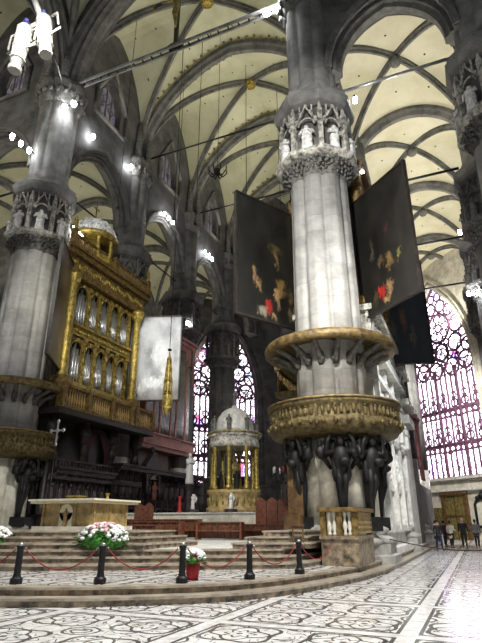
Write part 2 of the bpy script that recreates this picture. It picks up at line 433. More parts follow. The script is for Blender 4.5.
def arch_wall(name, A, B, z_open, zs, za, ztop, th=1.3, pr=1.3, m='wallstone', win=None, ring=True, base=None):
    """wall from plan A to B pierced by a pointed arch (springing zs, apex za); win=(half width, sill, spring, apex)"""
    A = Vector((*A, 0)); B = Vector((*B, 0)); L = (B - A).length; d = (B - A).normalized(); nn = Vector((d.y, -d.x, 0)) * th / 2
    mid = (A + B) / 2; half = L / 2 - pr
    ss = set([-L / 2, L / 2, -half, half, 0])
    for i in range(25): ss.add(half * math.sin((i / 24 * 2 - 1) * PI / 2))
    if win:
        for i in range(17): ss.add(win[0] * math.sin((i / 16 * 2 - 1) * PI / 2))
    ss = sorted(ss); mb = MB()
    def spans(s, inner):
        out = [];
        lo = z_open if abs(s) >= half - 1e-6 and not inner else arch_z(s, half, zs, za) if abs(s) < half else z_open
        if win and (abs(s) < win[0] or (inner and abs(s) <= win[0] + 1e-6)):
            wt = arch_z(s, win[0], win[2], win[3]); return [(lo, win[1]), (max(wt, win[1]), ztop)]
        return [(lo, ztop)]
    for a, b in zip(ss, ss[1:]):
        m_ = (a + b) / 2; inn = abs(m_) < half; inw = win and abs(m_) < win[0]
        def lowz(s): return arch_z(s, half, zs, za) if inn else z_open
        segs = [((lowz(a), lowz(b)), (win[1], win[1]) if inw else (ztop, ztop))]
        if inw: segs.append(((arch_z(a, win[0], win[2], win[3]), arch_z(b, win[0], win[2], win[3])), (ztop, ztop)))
        for (l, h) in segs:
            P = mid + d * a; Q = mid + d * b
            vs = [(P + nn) + Vector((0, 0, l[0])), (Q + nn) + Vector((0, 0, l[1])), (Q + nn) + Vector((0, 0, h[1])), (P + nn) + Vector((0, 0, h[0])),
                  (P - nn) + Vector((0, 0, l[0])), (Q - nn) + Vector((0, 0, l[1])), (Q - nn) + Vector((0, 0, h[1])), (P - nn) + Vector((0, 0, h[0]))]
            mb.add(vs, [(0, 1, 2, 3), (7, 6, 5, 4), (1, 0, 4, 5), (3, 2, 6, 7)])
    if win:
        for sd in (-win[0], win[0]):
            P = mid + d * sd
            mb.add([P + nn + Vector((0, 0, win[1])), P - nn + Vector((0, 0, win[1])), P - nn + Vector((0, 0, win[2])), P + nn + Vector((0, 0, win[2]))], [(0, 1, 2, 3)])
    struct(name, mb, m)
    if ring:
        for k, (off, w, h) in enumerate(((0, th * .62, .45),)):
            pts = [(*(mid + d * s).xy, arch_z(s, half, zs, za) + .02) for s in [half * math.sin((i / 40 * 2 - 1) * PI / 2) for i in range(41)]]
            r = MB(); r.sweep(pts, (d.y, -d.x, 0), w, h)
            for sd in (1, -1):
                pts2 = [(*(mid + d * s * 1.09 + nn * sd).xy, arch_z(s, half, zs, za + .55) + .05) for s in [half * math.sin((i / 40 * 2 - 1) * PI / 2) for i in range(41)]]
                r.sweep(pts2, (d.y, -d.x, 0), .35, .35)
            struct('trim_3', r, 'rib', 'moulded arch ring')
    if win:
        hw, sill, sp, ap = win
        poly = [(-hw, sill), (hw, sill)] + [(s, arch_z(s, hw, sp, ap)) for s in [hw * math.cos(i / 12 * PI) for i in range(13)]]
        flat_window('window_3', mid, d, poly, hw, sill, ap, 'glass_s')
        f = MB()
        for s in (-hw / 2, 0, hw / 2): f.tube([mid + d * s + Vector((0, 0, sill)), mid + d * s + Vector((0, 0, arch_z(s, hw, sp, ap)))], .1, 6)
        pts = [mid + d * (hw * math.cos(i / 16 * PI)) + Vector((0, 0, arch_z(hw * math.cos(i / 16 * PI), hw, sp, ap))) for i in range(17)]
        f.tube(pts, .16, 6)
        for (q, zz, rr) in ((0, sp + .75 * (ap - sp) * .5, .45), (-hw / 2, sp, .32), (hw / 2, sp, .32)):
            f.tube([mid + d * (q + rr * math.cos(t * PI / 6)) + Vector((0, 0, zz + rr * math.sin(t * PI / 6))) for t in range(13)], .08, 5)
        # crocketed gable over the window
        for sd in (1, -1):
            o = nn * sd * 1.12
            f.tube([mid + o + d * (-hw * 1.45) + Vector((0, 0, sp + .1)), mid + o + Vector((0, 0, ap + 1.5)), mid + o + d * (hw * 1.45) + Vector((0, 0, sp + .1))], .22, 6)
            f.tube([mid + o + d * (-hw * 1.45) + Vector((0, 0, sp + .1)), mid + o + d * (-hw * 1.45) + Vector((0, 0, sill - .4)), mid + o + d * (hw * 1.45) + Vector((0, 0, sill - .4)), mid + o + d * (hw * 1.45) + Vector((0, 0, sp + .1))], .2, 6)
        struct('trim_4', f, 'darkstone', 'clerestory tracery and gable')

def flat_window(name, mid, d, poly, hw, z0, z1, m):
    me = bpy.data.meshes.new(name); vs = []
    n = len(poly); nn = Vector((d.y, -d.x, 0)) * .02
    for sgn in (1, -1):
        for (s, z) in poly: p = mid + d * s + nn * sgn; vs.append((p.x, p.y, z))
    fs = [list(range(n)), [n + i for i in range(n)][::-1]] + [(i, (i + 1) % n, n + (i + 1) % n, n + i) for i in range(n)]
    me.from_pydata(vs, [], fs); me.materials.append(M[m]); uv = me.uv_layers.new()
    for p in me.polygons:
        for li in p.loop_indices:
            s, z = poly[me.loops[li].vertex_index % n]; uv.data[li].uv = ((s + hw) / (2 * hw), (z - z0) / (z1 - z0))
    o = bpy.data.objects.new(name, me); C.objects.link(o); o['kind'] = 'structure'
    return o

# ---- floor
mb = MB(); mb.bx(-70, 40, -12, 90, -.3, 0); struct('floor', mb, 'floor')

# ---- vaults
zn = None
for i in range(4):
    zn = vault(XN, XS, YB[i], YB[i + 1], 31.3, 11.2, 9.6, .6, 'vault_n', .45, .6, 'S' if i else '')
for i in range(4):
    vault(XS, XR, YB[i], YB[i + 1], ZCAP, 4.7, 4.6, .5, 'vault_s', .38, .42, 'S' if i else '')
    vault(XO, XN, YB[i], YB[i + 1], ZCAP, 4.7, 4.8, .5, 'vault_n', .38, .42, 'SW' if i else 'W')
vault(XO - 9.6, XO, YB[0], YB[1], ZCAP, 4.7, 4.8, .5, 'vault_n', .38, .42, 'W')
vault(XO - 19.2, XO - 9.6, YB[0], YB[1], ZCAP, 4.7, 4.8, .5, 'vault_n', .38, .42, '')
vault(XN, XS, 3.06, YB[0], 31.3, 14, 9.6, 1.5, 'vault_n', .6, .8, '')
for i in range(2):
    vault(XN - 9.6 * (i + 1), XN - 9.6 * i, 3.06, YB[0], 31.3, 11.2, 9.6, .6, 'vault_n', .5, .6, 'E')
vault(XS, XR, 3.06, YB[0], 31.3, 11.2, 9.6, .6, 'vault_s', .5, .6, '')
vault(XR, XR + 9.6, 3.06, YB[0], 31.3, 11.2, 9.6, .6, 'vault_s', .5, .6, '')
# ceiling over the apse
mb = MB(); mb.bx(XN - 10, XR + 2, 60.6, 72, 30, 30.3); struct('ceiling', mb, 'vault_n')
mb = MB(); mb.bx(XN - 1, XS + 1, 60.6, 68, 43.5, 43.8); struct('ceiling', mb, 'vault_n')

# ---- arcade walls
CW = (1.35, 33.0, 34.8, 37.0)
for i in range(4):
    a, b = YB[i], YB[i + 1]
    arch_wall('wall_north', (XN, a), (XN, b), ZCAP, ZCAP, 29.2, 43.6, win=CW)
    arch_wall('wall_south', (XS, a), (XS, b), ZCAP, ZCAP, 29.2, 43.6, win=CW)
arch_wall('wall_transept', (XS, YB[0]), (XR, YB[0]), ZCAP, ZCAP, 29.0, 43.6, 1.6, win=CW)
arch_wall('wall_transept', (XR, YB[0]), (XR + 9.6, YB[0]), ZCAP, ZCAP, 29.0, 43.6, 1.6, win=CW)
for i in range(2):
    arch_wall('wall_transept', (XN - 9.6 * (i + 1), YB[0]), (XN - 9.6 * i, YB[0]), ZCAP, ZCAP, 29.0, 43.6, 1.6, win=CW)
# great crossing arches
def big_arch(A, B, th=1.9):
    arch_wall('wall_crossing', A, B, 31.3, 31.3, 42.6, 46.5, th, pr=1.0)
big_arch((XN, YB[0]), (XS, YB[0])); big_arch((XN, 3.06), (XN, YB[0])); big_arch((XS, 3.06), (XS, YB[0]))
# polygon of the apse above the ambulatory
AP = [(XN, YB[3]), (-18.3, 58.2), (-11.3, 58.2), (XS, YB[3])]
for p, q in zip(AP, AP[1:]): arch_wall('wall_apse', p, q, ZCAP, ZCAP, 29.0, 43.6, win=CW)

# ---- outer walls
def plain_wall(name, A, B, z0, z1, th=.6, m='wallstone'):
    A = Vector((*A, 0)); B = Vector((*B, 0)); d = (B - A).normalized(); mbw = MB()
    mbw.slab([(0, z0), ((B - A).length, z0), ((B - A).length, z1), (0, z1)], A, d, (0, 0, 1), th); return struct(name, mbw, m)
plain_wall('wall_south', (XR + 1.3, YB[0] + 9), (XR + 1.3, 54), 0, 31, m='wallstone')
plain_wall('wall_north', (XO - .3, YB[1]), (XO - .3, 54), 0, 31, m='darkstone')
plain_wall('wall_north', (XO - 19.5, YB[1] + .3), (XO - .3, YB[1] + .3), 0, 31, m='darkstone')
plain_wall('wall_east', (-22.8, 65.4), (-6.8, 65.4), 0, 44, m='wallstone')
plain_wall('wall_north', (-44, 3), (-44, 22), 0, 44, m='darkstone')

def win_wall(A, B, hw, sill, sp, ap, name, seed, base_m='wallstone'):
    """octagon side with a huge traceried window centred on it"""
    A = Vector((*A, 0)); B = Vector((*B, 0)); L = (B - A).length; d = (B - A).normalized(); mid = (A + B) / 2
    mbw = MB(); th = 1.4; inw = Vector((d.y, -d.x, 0))      # towards the church interior
    ss = sorted(set([-L / 2, L / 2] + [hw * math.cos(i / 24 * PI) for i in range(25)]))
    nn = inw * th / 2
    for a, b in zip(ss, ss[1:]):
        P, Q = mid + d * a, mid + d * b; inside = abs((a + b) / 2) < hw
        segs = [((0, 0), (sill, sill)), ((arch_z(a, hw, sp, ap), arch_z(b, hw, sp, ap)), (44, 44))] if inside else [((0, 0), (44, 44))]
        for l, h in segs:
            vs = [P + nn + Vector((0, 0, l[0])), Q + nn + Vector((0, 0, l[1])), Q + nn + Vector((0, 0, h[1])), P + nn + Vector((0, 0, h[0])),
                  P - nn + Vector((0, 0, l[0])), Q - nn + Vector((0, 0, l[1])), Q - nn + Vector((0, 0, h[1])), P - nn + Vector((0, 0, h[0]))]
            mbw.add(vs, [(0, 1, 2, 3), (7, 6, 5, 4), (1, 0, 4, 5), (3, 2, 6, 7)])
    for sd in (-hw, hw):
        P = mid + d * sd
        mbw.add([P + nn + Vector((0, 0, sill)), P - nn + Vector((0, 0, sill)), P - nn + Vector((0, 0, sp)), P + nn + Vector((0, 0, sp))], [(0, 1, 2, 3)])
    struct('wall_' + name, mbw, base_m)
    poly = [(-hw, sill), (hw, sill)] + [(s, arch_z(s, hw, sp, ap)) for s in [hw * math.cos(i / 28 * PI) for i in range(29)]]
    g = flat_window('window_1' if name == 'southeast' else 'window_2', mid, d, poly, hw, sill, ap, 'glass' if name == 'southeast' else 'glass_n')
    g['label'] = 'huge pointed stained glass window'
    # tracery
    f = MB(); T = mid + inw * .12
    def P3(s, z): return T + d * s + Vector((0, 0, z))
    def okk(s, z, r): return all(abs(s + r * math.cos(t)) < hw and z + r * math.sin(t) < arch_z(s + r * math.cos(t), hw, sp, ap) for t in [k * PI / 4 for k in range(8)])
    def ring(s, z, r, w):
        if okk(s, z, r * .95): f.tube([P3(s + r * math.cos(k * PI / 9), z + r * math.sin(k * PI / 9)) for k in range(19)], w, 4, cap=False, smooth=False)
    n = 12; w = 2 * hw / n; H = sp - sill
    top = sp - .6
    for i in range(1, n):
        s = -hw + i * w; f.tube([P3(s, sill), P3(s, top if i % 2 else sp + .3)], .22 if i % 4 == 0 else .13, 5)
    for zz in (sill + H * .30, sill + H * .62):
        f.tube([P3(-hw, zz), P3(hw, zz)], .16, 4)
        for i in range(n):
            s = -hw + (i + .5) * w
            if i % 2 == 0: ring(s + w / 2, zz + .6, .45, .13); ring(s + w / 2, zz + 1.5, .36, .1)
            ring(s, zz - .45, .30, .12)
    for i in range(n):
        s = -hw + (i + .5) * w
        pts = [P3(s + w / 2 * math.cos(t), top - .5 + .75 * math.sin(t)) for t in [k * PI / 8 for k in range(9)]]
        f.tube(pts, .09, 4)
    for i in range(6): ring(-hw + (2 * i + 1) * w, top + .75, .52, .09)
    for i in (0, 1, 2): ring((i - 1) * w * 4, top + 2.2, .95, .11)
    cz = sp + (ap - sp) * .50; R = hw * .36; placed = [(0, cz, R)]
    ring(0, cz, R, .17); ring(0, cz, .45, .12)
    for k in range(8):
        a = k * PI / 4; ring(R * .66 * math.cos(a), cz + R * .66 * math.sin(a), R * .25, .08)
        a += PI / 8; f.tube([P3(.45 * math.cos(a), cz + .45 * math.sin(a)), P3(R * math.cos(a), cz + R * math.sin(a))], .09, 4)
    rn = random.Random(11)
    for r_, tries in ((.95, 400), (.7, 900), (.48, 1800), (.32, 2600)):
        for _ in range(tries // 2):
            s_ = rn.uniform(.05, hw); z_ = rn.uniform(sp + .1, ap - .3)
            if not okk(s_, z_, r_ * 1.05): continue
            if s_ < r_ and s_ > .06: continue
            if all(math.hypot(s_ - a, z_ - b) > r_ + c * .98 for a, b, c in placed) and math.hypot(s_, z_ - cz) > r_ + R:
                for sg in (1, -1): placed.append((sg * s_, z_, r_)); ring(sg * s_, z_, r_, .10 + .06 * r_)
                if r_ > .6:
                    for sg in (1, -1):
                        for k in range(3): a = k * 2 * PI / 3 + .5; ring(sg * s_ + r_ * .5 * math.cos(a), z_ + r_ * .5 * math.sin(a), r_ * .4, .05)
    pts = [P3(hw * math.cos(k / 40 * PI), arch_z(hw * math.cos(k / 40 * PI), hw, sp, ap)) for k in range(41)]
    f.tube([P3(hw, sill)] + pts + [P3(-hw, sill), P3(hw, sill)], .22, 6)
    tr = f.build('tracery', 'tracery'); tr.parent = g
    # stepped reveal
    r = MB()
    for k, off in enumerate((.35, .8)):
        T2 = mid + inw * (.72 + .0)
        pts = [T2 + d * ((hw + off) * math.cos(q / 40 * PI)) + Vector((0, 0, arch_z((hw + off) * math.cos(q / 40 * PI), hw + off, sp, ap + off * 1.2))) for q in range(41)]
        r.tube([T2 + d * (hw + off) + Vector((0, 0, sill))] + pts + [T2 + d * (-hw - off) + Vector((0, 0, sill))], .2, 6)
    struct('trim_5', r, base_m, 'moulding round the great window')
    r = MB(); r.slab([(-L / 2 + 1, sill - .25), (L / 2 - 1, sill - .25), (L / 2 - 1, sill), (-L / 2 + 1, sill)], mid + inw * .85, d, (0, 0, 1), .5)
    r.slab([(-L / 2 + 1, 4.55), (L / 2 - 1, 4.55), (L / 2 - 1, 4.8), (-L / 2 + 1, 4.8)], mid + inw * .85, d, (0, 0, 1), .4)
    struct('trim_6', r, 'white_marble' if name == 'southeast' else base_m, 'string course below the window')
    return mid, d, inw
M['palewall'] = mat('pale_limestone_wall', (.62, .58, .48), .7, var=.25, scale=1.2)
se = win_wall((-6.8, 65.2), (4.5, 53.9), 4.65, 5.9, 17.2, 27.2, 'southeast', 3, 'palewall')
ne = win_wall((-34, 54), (-22.8, 65.2), 4.65, 5.9, 17.2, 27.2, 'northeast', 8, 'wallstone')

# ------------------------------------------------------------ statues
def figure(mb, c, h, rz=0, seed=0, arms=True):
    """draped standing figure in stone"""
    rnd = random.Random(seed); r = h * .145
    def rf(a): return 1 + .10 * math.cos(5 * a + seed) + .05 * math.cos(11 * a + seed * 2)
    prof = [(r * 1.05, 0), (r * 1.0, h * .08), (r * .85, h * .3), (r * .95, h * .48), (r * .80, h * .60), (r * 1.0, h * .74), (r * 1.02, h * .79), (r * .8, h * .82), (r * .36, h * .845), (r * .33, h * .87)]
    o = len(mb.v); mb.lathe(prof, (0, 0, 0), 16, rf)
    mb.ball((0, -h * .012, h * .925), (h * .058, h * .068, h * .078), 8, 6)
    mb.ball((0, h * .012, h * .94), (h * .066, h * .062, h * .07), 8, 5)
    if arms:
        for s in (-1, 1):
            q = rnd.uniform(-.1, .12)
            mb.tube([(s * r * .95, 0, h * .80), (s * r * 1.35, -.02, h * .64), (s * r * .6, -r * 1.15, h * (.62 + q))], [h * .042, h * .036, h * .026], 6)
            mb.ball((s * r * .55, -r * 1.2, h * (.62 + q)), h * .03, 6, 4)
    for i in range(o, len(mb.v)):
        x, y, z = mb.v[i]; y *= .82
        mb.v[i] = (c[0] + x * math.cos(rz) - y * math.sin(rz), c[1] + x * math.sin(rz) + y * math.cos(rz), c[2] + z)
    return mb

# ------------------------------------------------------------ piers
def oct_rf(a, n=8, ph=PI / 8):
    q = (a - ph) % (2 * PI / n) - PI / n
    return math.cos(PI / n) / math.cos(q)
def lobes(a): return .87 + .13 * abs(math.cos(4 * a)) ** .7 + .010 * math.cos(24 * a)
def lobes2(a): return .86 + .14 * abs(math.cos(4 * a)) ** .8
pier_cache = {}
def make_pier(key, lowmat, shaftmat, capmat, upmat, statmat, ztop=31.8):
    t = thing('stone_pier', '', 'pillar')
    b = MB()
    b.lathe([(2.35, 0), (2.35, .45), (2.2, .5), (2.2, .85)], n=64, rf=oct_rf, smooth=False)
    b.lathe([(2.15, .85), (2.2, 1.0), (1.95, 1.12), (1.75, 1.2), (1.9, 1.32), (1.9, 1.42), (1.62, 1.55)], n=96, rf=lobes2)
    b.build('base', 'stone_base' if lowmat != 'white_marble' else 'white_marble', t)
    s = MB(); s.lathe([(1.62, 1.5), (1.60, 6.2)], n=96, rf=lambda a: .80 + .20 * abs(math.cos(4 * a)) ** .6); s.build('lower_shaft', lowmat, t)
    s = MB(); s.lathe([(1.58, 6.2), (1.54, 12), (1.47, 18.5)], n=96, rf=lobes); s.build('shaft', shaftmat, t)
    # leaf band
    lb = MB(); lb.lathe([(1.40, 18.2), (1.52, 18.45), (1.52, 18.6), (1.56, 19.0), (1.8, 19.5), (1.98, 19.75), (1.9, 19.8)], n=64, rf=lobes)
    rnd = random.Random(5)
    for ring_, (z, r, n, q) in enumerate(((18.75, 1.52, 30, .10), (19.0, 1.58, 36, .11), (19.25, 1.68, 36, .12), (19.48, 1.80, 40, .12))):
        for i in range(n):
            a = 2 * PI * (i + .5 * ring_) / n
            lb.ball((r * math.cos(a), r * math.sin(a), z + rnd.uniform(-.05, .05)), (q * rnd.uniform(.6, 1.3), q * rnd.uniform(.6, 1.3), q * rnd.uniform(.8, 1.9)), 6, 4, .5)
    lb.build('leaf_band', 'darkcarved', t)
    ca = MB()
    nb = MB(); nb.lathe([(1.60, 20.05), (1.60, 24.05)], n=64, rf=oct_rf, smooth=False); nb.build('niche_back', 'darkstone', t)
    ca.lathe([(2.0, 19.6), (2.2, 19.75), (2.22, 20.05), (1.72, 20.15), (1.62, 20.3)], n=64, rf=oct_rf, smooth=False)
    for i in range(8):
        a = i * PI / 4; ca_, sa_ = math.cos(a), math.sin(a)
        a2 = a + PI / 8
        # corner buttress with pinnacle
        x, y = 1.83 * math.cos(a2), 1.83 * math.sin(a2)
        ca.box((x, y, 21.7), (.24, .24, 3.3), a2); ca.box((x, y, 23.75), (.2, .2, .9), a2, .05)
        for dz in (22.2, 23.1): ca.ball((x, y, dz), .17, 6, 4, .3)
        # gable with crockets over each niche
        n = Vector((ca_, sa_, 0)); tt = Vector((-sa_, ca_, 0)); o = n * 1.74
        ca.tube([o - tt * .55 + Vector((0, 0, 22.3)), o * 1.06 + Vector((0, 0, 23.7)), o + tt * .55 + Vector((0, 0, 22.3))], .09, 6)
        ca.tube([o + tt * (.42 * math.cos(k * PI / 6)) + Vector((0, 0, 22.2 + .55 * math.sin(k * PI / 6))) for k in range(7)], .07, 5)
        for k in range(5): ca.ball(tuple(o * 1.05 + tt * (.5 - .25 * k) + Vector((0, 0, 23.75 - abs(.5 - .25 * k) * 2.4))), .11, 5, 4, .3)
        for q in (-.32, .32): ca.box(tuple(o + tt * q + Vector((0, 0, 23.3))), (.07, .07, 1.1), a)
    ca.build('niche_capital', capmat, t)
    for i in range(8):
        a = i * PI / 4
        st = MB(); figure(st, (1.83 * math.cos(a), 1.83 * math.sin(a), 20.1), 1.95, a + PI / 2, i + len(pier_cache) * 3)
        st.build('niche_statue', statmat, t)
    mo = MB(); mo.lathe([(1.75, 23.85), (2.05, 24.05), (2.2, 24.3), (2.24, 24.6), (2.1, 24.75), (2.1, 24.95), (1.3, 25.1)], n=64, rf=oct_rf, smooth=False)
    mo.build('capital_moulding', 'midstone' if capmat == 'carved' else 'darkstone', t)
    u = MB(); u.lathe([(1.5, 24.9), (1.5, 25.5), (1.36, 25.7), (1.36, 30.2)], n=96, rf=lobes2)
    u.build('upper_shaft', upmat, t)
    uc = MB(); uc.lathe([(1.36, 30.0), (1.5, 30.3), (1.65, 31.0), (1.9, 31.6), (1.9, 31.9), (1.5, 32)], n=48, rf=lobes)
    for i in range(20):
        a = 2 * PI * i / 20; uc.ball((1.62 * math.cos(a), 1.62 * math.sin(a), 30.9), (.18, .18, .3), 6, 4, .3)
    for i in range(8):
        a = 2 * PI * i / 8; uc.tube([(1.5 * math.cos(a), 1.5 * math.sin(a), 31.6), (1.2 * math.cos(a), 1.2 * math.sin(a), 36)], [.35, .2], 6)
    uc.build('upper_capital', 'darkcarved', t)
    Z0 = (0, 17.5, 18.2, 20.05, 24.0, 24.95, 25.1, 29.5, 60); Z1 = (0, 16.9, 17.6, 18.9, 21.9, 22.85, 23.0, 29.5, 60)
    for o in C.objects:
        if o.parent == t:
            for v in o.data.vertices:
                z = v.co.z
                for a, b, c, d in zip(Z0, Z0[1:], Z1, Z1[1:]):
                    if a <= z <= b: v.co.z = c + (d - c) * (z - a) / (b - a); break
    pier_cache[key] = t
    return t
main = make_pier('main', 'cream', 'stone', 'carved', 'midstone', 'statue')
main.location = (XS, YB[0], 0); main['label'] = 'huge grey clustered pier rising through the nearer gilded pulpit, pale statues in its capital'; main['group'] = 'church piers'
pink_low = make_pier('dark', 'stone_base', 'wallstone', 'darkcarved', 'darkstone', 'darkcarved')
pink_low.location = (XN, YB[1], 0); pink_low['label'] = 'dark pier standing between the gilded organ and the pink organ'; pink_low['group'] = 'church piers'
dup(main, (XN, YB[0], 0), 0, 'grey clustered pier carrying the farther pulpit, west of the gilded organ')
dup(main, (XR, YB[0], 0), 0, 'pier cut by the right frame edge, only its statue capital showing')
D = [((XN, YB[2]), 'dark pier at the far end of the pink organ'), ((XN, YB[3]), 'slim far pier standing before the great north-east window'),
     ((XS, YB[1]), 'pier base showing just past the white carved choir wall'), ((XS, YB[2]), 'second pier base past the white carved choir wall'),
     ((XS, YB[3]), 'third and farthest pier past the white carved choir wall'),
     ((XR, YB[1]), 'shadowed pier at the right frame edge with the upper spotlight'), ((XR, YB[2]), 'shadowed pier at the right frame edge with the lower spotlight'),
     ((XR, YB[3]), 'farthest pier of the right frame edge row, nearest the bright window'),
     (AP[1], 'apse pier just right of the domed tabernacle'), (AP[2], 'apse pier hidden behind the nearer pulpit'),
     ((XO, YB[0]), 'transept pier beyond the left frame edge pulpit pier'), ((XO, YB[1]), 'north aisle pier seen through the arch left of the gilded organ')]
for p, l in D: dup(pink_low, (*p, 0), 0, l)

# ------------------------------------------------------------ platform and steps (floor)
EDGE = [(-14.8, 8.0), (-12, 8.15), (-10.3, 8.45), (-9.08, 8.82), (-7.7, 9.42), (-6.46, 10.24), (-5.6, 10.95), (-5.0, 11.6), (-4.5, 12.5), (-4.1, 13.6), (-3.7, 15.2), (-3.35, 17), (-3.12, 19), (-3.0, 23), (-3.0, 46)]
EDGE2 = [(-14.8, 11.4), (-13.4, 11.55), (-12, 11.95), (-10.6, 12.7), (-8.9, 13.6), (-7.3, 14.5), (-6.2, 15.1), (-5.4, 15.6), (-4.95, 16.3), (-4.8, 17.5), (-4.8, 20), (-4.8, 46)]
def offset(e, d):
    out = []
    for i, p in enumerate(e):
        a = e[max(i - 1, 0)]; b = e[min(i + 1, len(e) - 1)]; tx, ty = b[0] - a[0], b[1] - a[1]; l = math.hypot(tx, ty)
        nx, ny = -ty / l, tx / l
        if i == 0: nx, ny = 0, 1
        out.append((p[0] + nx * d, p[1] + ny * d))
    return out
def mirror(e): return e + [(-29.6 - x, y) for x, y in reversed(e)][:-1]
def plat(e, d, z0, z1, m='step', nose=True):
    poly = mirror(offset(e, d)); b = MB()
    if nose:
        b.prism(mirror(offset(e, d + .035)), z0, z1 - .045); b.prism(poly, z1 - .045, z1)
    else: b.prism(poly, z0, z1)
    return b
def step(poly_fn, z0, z1, label):
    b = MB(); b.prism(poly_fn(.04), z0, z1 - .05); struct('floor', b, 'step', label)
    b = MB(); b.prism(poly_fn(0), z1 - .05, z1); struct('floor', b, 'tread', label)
step(lambda d: mirror(offset(EDGE, d)), 0, .165, 'lower step of the choir platform')
step(lambda d: mirror(offset(EDGE, .40 + d)), .165, .325, 'second step of the choir platform')
b = MB(); b.prism(mirror(offset(EDGE, .85)), .325, .332); struct('floor', b, 'floor', 'inlaid marble landing')
zz = .332
for k in range(3):
    step(lambda d: mirror(offset(EDGE2, .36 * k + d)), zz, zz + .17, 'step of the lower choir flight'); zz += .17
ZC = zz   # .842 choir floor
b = MB(); b.prism(mirror(offset(EDGE2, 1.15)), ZC - .01, ZC + .004); struct('floor', b, 'white_marble', 'choir floor')
for k in range(3, 6):
    e = offset(EDGE2, .36 * k)
    def left(d):
        q = [p for p in offset(EDGE2, .36 * k + d) if p[0] < -9.6 - .3 * (k - 3)]
        q = [(-29.6 - x, y) for x, y in reversed(q)][:-1] + q
        xe = -9.25 - .3 * (k - 3) - d; return q + [(xe, q[-1][1] + .45), (xe, 17.6 - .3 * (k - 3)), (-29.6 - xe, 17.6 - .3 * (k - 3)), (-29.6 - xe, q[-1][1] + .45)]
    def right(d):
        xs_ = (-7.15, -6.8, -6.4)[k - 3] + d
        y_ = 14.75 + .36 * k + d; xe = -4.95 - .2 * (k - 3) - d
        return [(xs_, y_ - .1), (-6.1, y_ + .25), (-5.6, y_ + .6), (xe, y_ + 1.2), (xe, 24.3), (xs_, 24.3)]
    step(left, zz, zz + .17, 'step of the altar platform'); step(right, zz, zz + .17, 'step up to the nearer pulpit pier'); zz += .17
ZP = zz   # 1.352
b = MB(); b.bx(-22.5, -7.1, 27.5, 50, ZC, 2.05); struct('floor', b, 'cream', 'raised presbytery')
for k in range(5): b = MB(); b.bx(-20.2, -17.2, 26.0 + k * .3, 27.5, ZC + k * .22, ZC + (k + 1) * .22); struct('floor', b, 'cream', 'steps up to the presbytery')
b = MB(); b.bx(-22.6, -7.0, 27.4, 50, 2.05, 2.12); struct('trim_7', b, 'white_marble')

# ------------------------------------------------------------ pulpits
def lerp(a, b, t): return a + (b - a) * t
def make_pulpit():
    t = thing('round_pulpit', '', 'pulpit')
    b = MB(); b.lathe([(1.66, 4.95), (2.5, 5.0), (2.8, 5.12), (2.95, 5.35), (3.0, 5.6), (2.88, 5.68), (2.86, 6.1), (3.02, 6.2), (3.02, 6.32), (2.8, 6.34), (2.78, 5.3), (1.66, 5.25)], n=72)
    b.build('basket', 'pulpit', t)
    p = MB(); rnd = random.Random(3)
    for i in range(72):
        a = 2 * PI * i / 72
        if i % 9 == 0:
            for q in (-.012, .012): p.box((2.93 * math.cos(a + q), 2.93 * math.sin(a + q), 5.87), (.12, .06, .5), a)
            p.ball((2.98 * math.cos(a), 2.98 * math.sin(a), 5.4), (.12, .12, .14), 6, 4)
        else:
            p.ball((2.89 * math.cos(a), 2.89 * math.sin(a), 5.86 + rnd.uniform(-.06, .05)), (.09, .09, .2), 6, 4, .3)
            p.ball((2.91 * math.cos(a), 2.91 * math.sin(a), 6.04), (.06, .06, .07), 5, 4)
            if i % 2: p.ball((3.0 * math.cos(a), 3.0 * math.sin(a), 5.45), (.1, .1, .13), 5, 4, .2)
    p.build('relief_frieze', 'pulpit', t)
    r = MB(); r.lathe([(2.9, 6.32), (3.06, 6.34), (3.06, 6.42), (2.9, 6.43)], n=72); r.build('rim', 'ringwood', t)
    c = MB(); c.lathe([(1.66, 9.15), (2.2, 9.0), (2.75, 8.82), (3.0, 8.78), (3.12, 8.86), (3.14, 9.05), (3.05, 9.2), (2.9, 9.26), (1.66, 9.3)], n=72)
    c.build('sounding_board', 'ringwood', t)
    k = MB()
    for i in range(16):
        a = 2 * PI * i / 16; ca, sa = math.cos(a), math.sin(a)
        k.tube([(1.6 * ca, 1.6 * sa, 8.1), (1.95 * ca, 1.95 * sa, 8.5), (2.5 * ca, 2.5 * sa, 8.75), (2.85 * ca, 2.85 * sa, 8.86)], [.16, .15, .12, .1], 6)
        k.ball((1.72 * ca, 1.72 * sa, 8.35), (.2, .2, .28), 6, 5, .2)
        k.ball((2.45 * ca, 2.45 * sa, 8.68), (.12, .12, .12), 6, 4)
    k.build('bracket_ring', 'darkcarved', t)
    return t
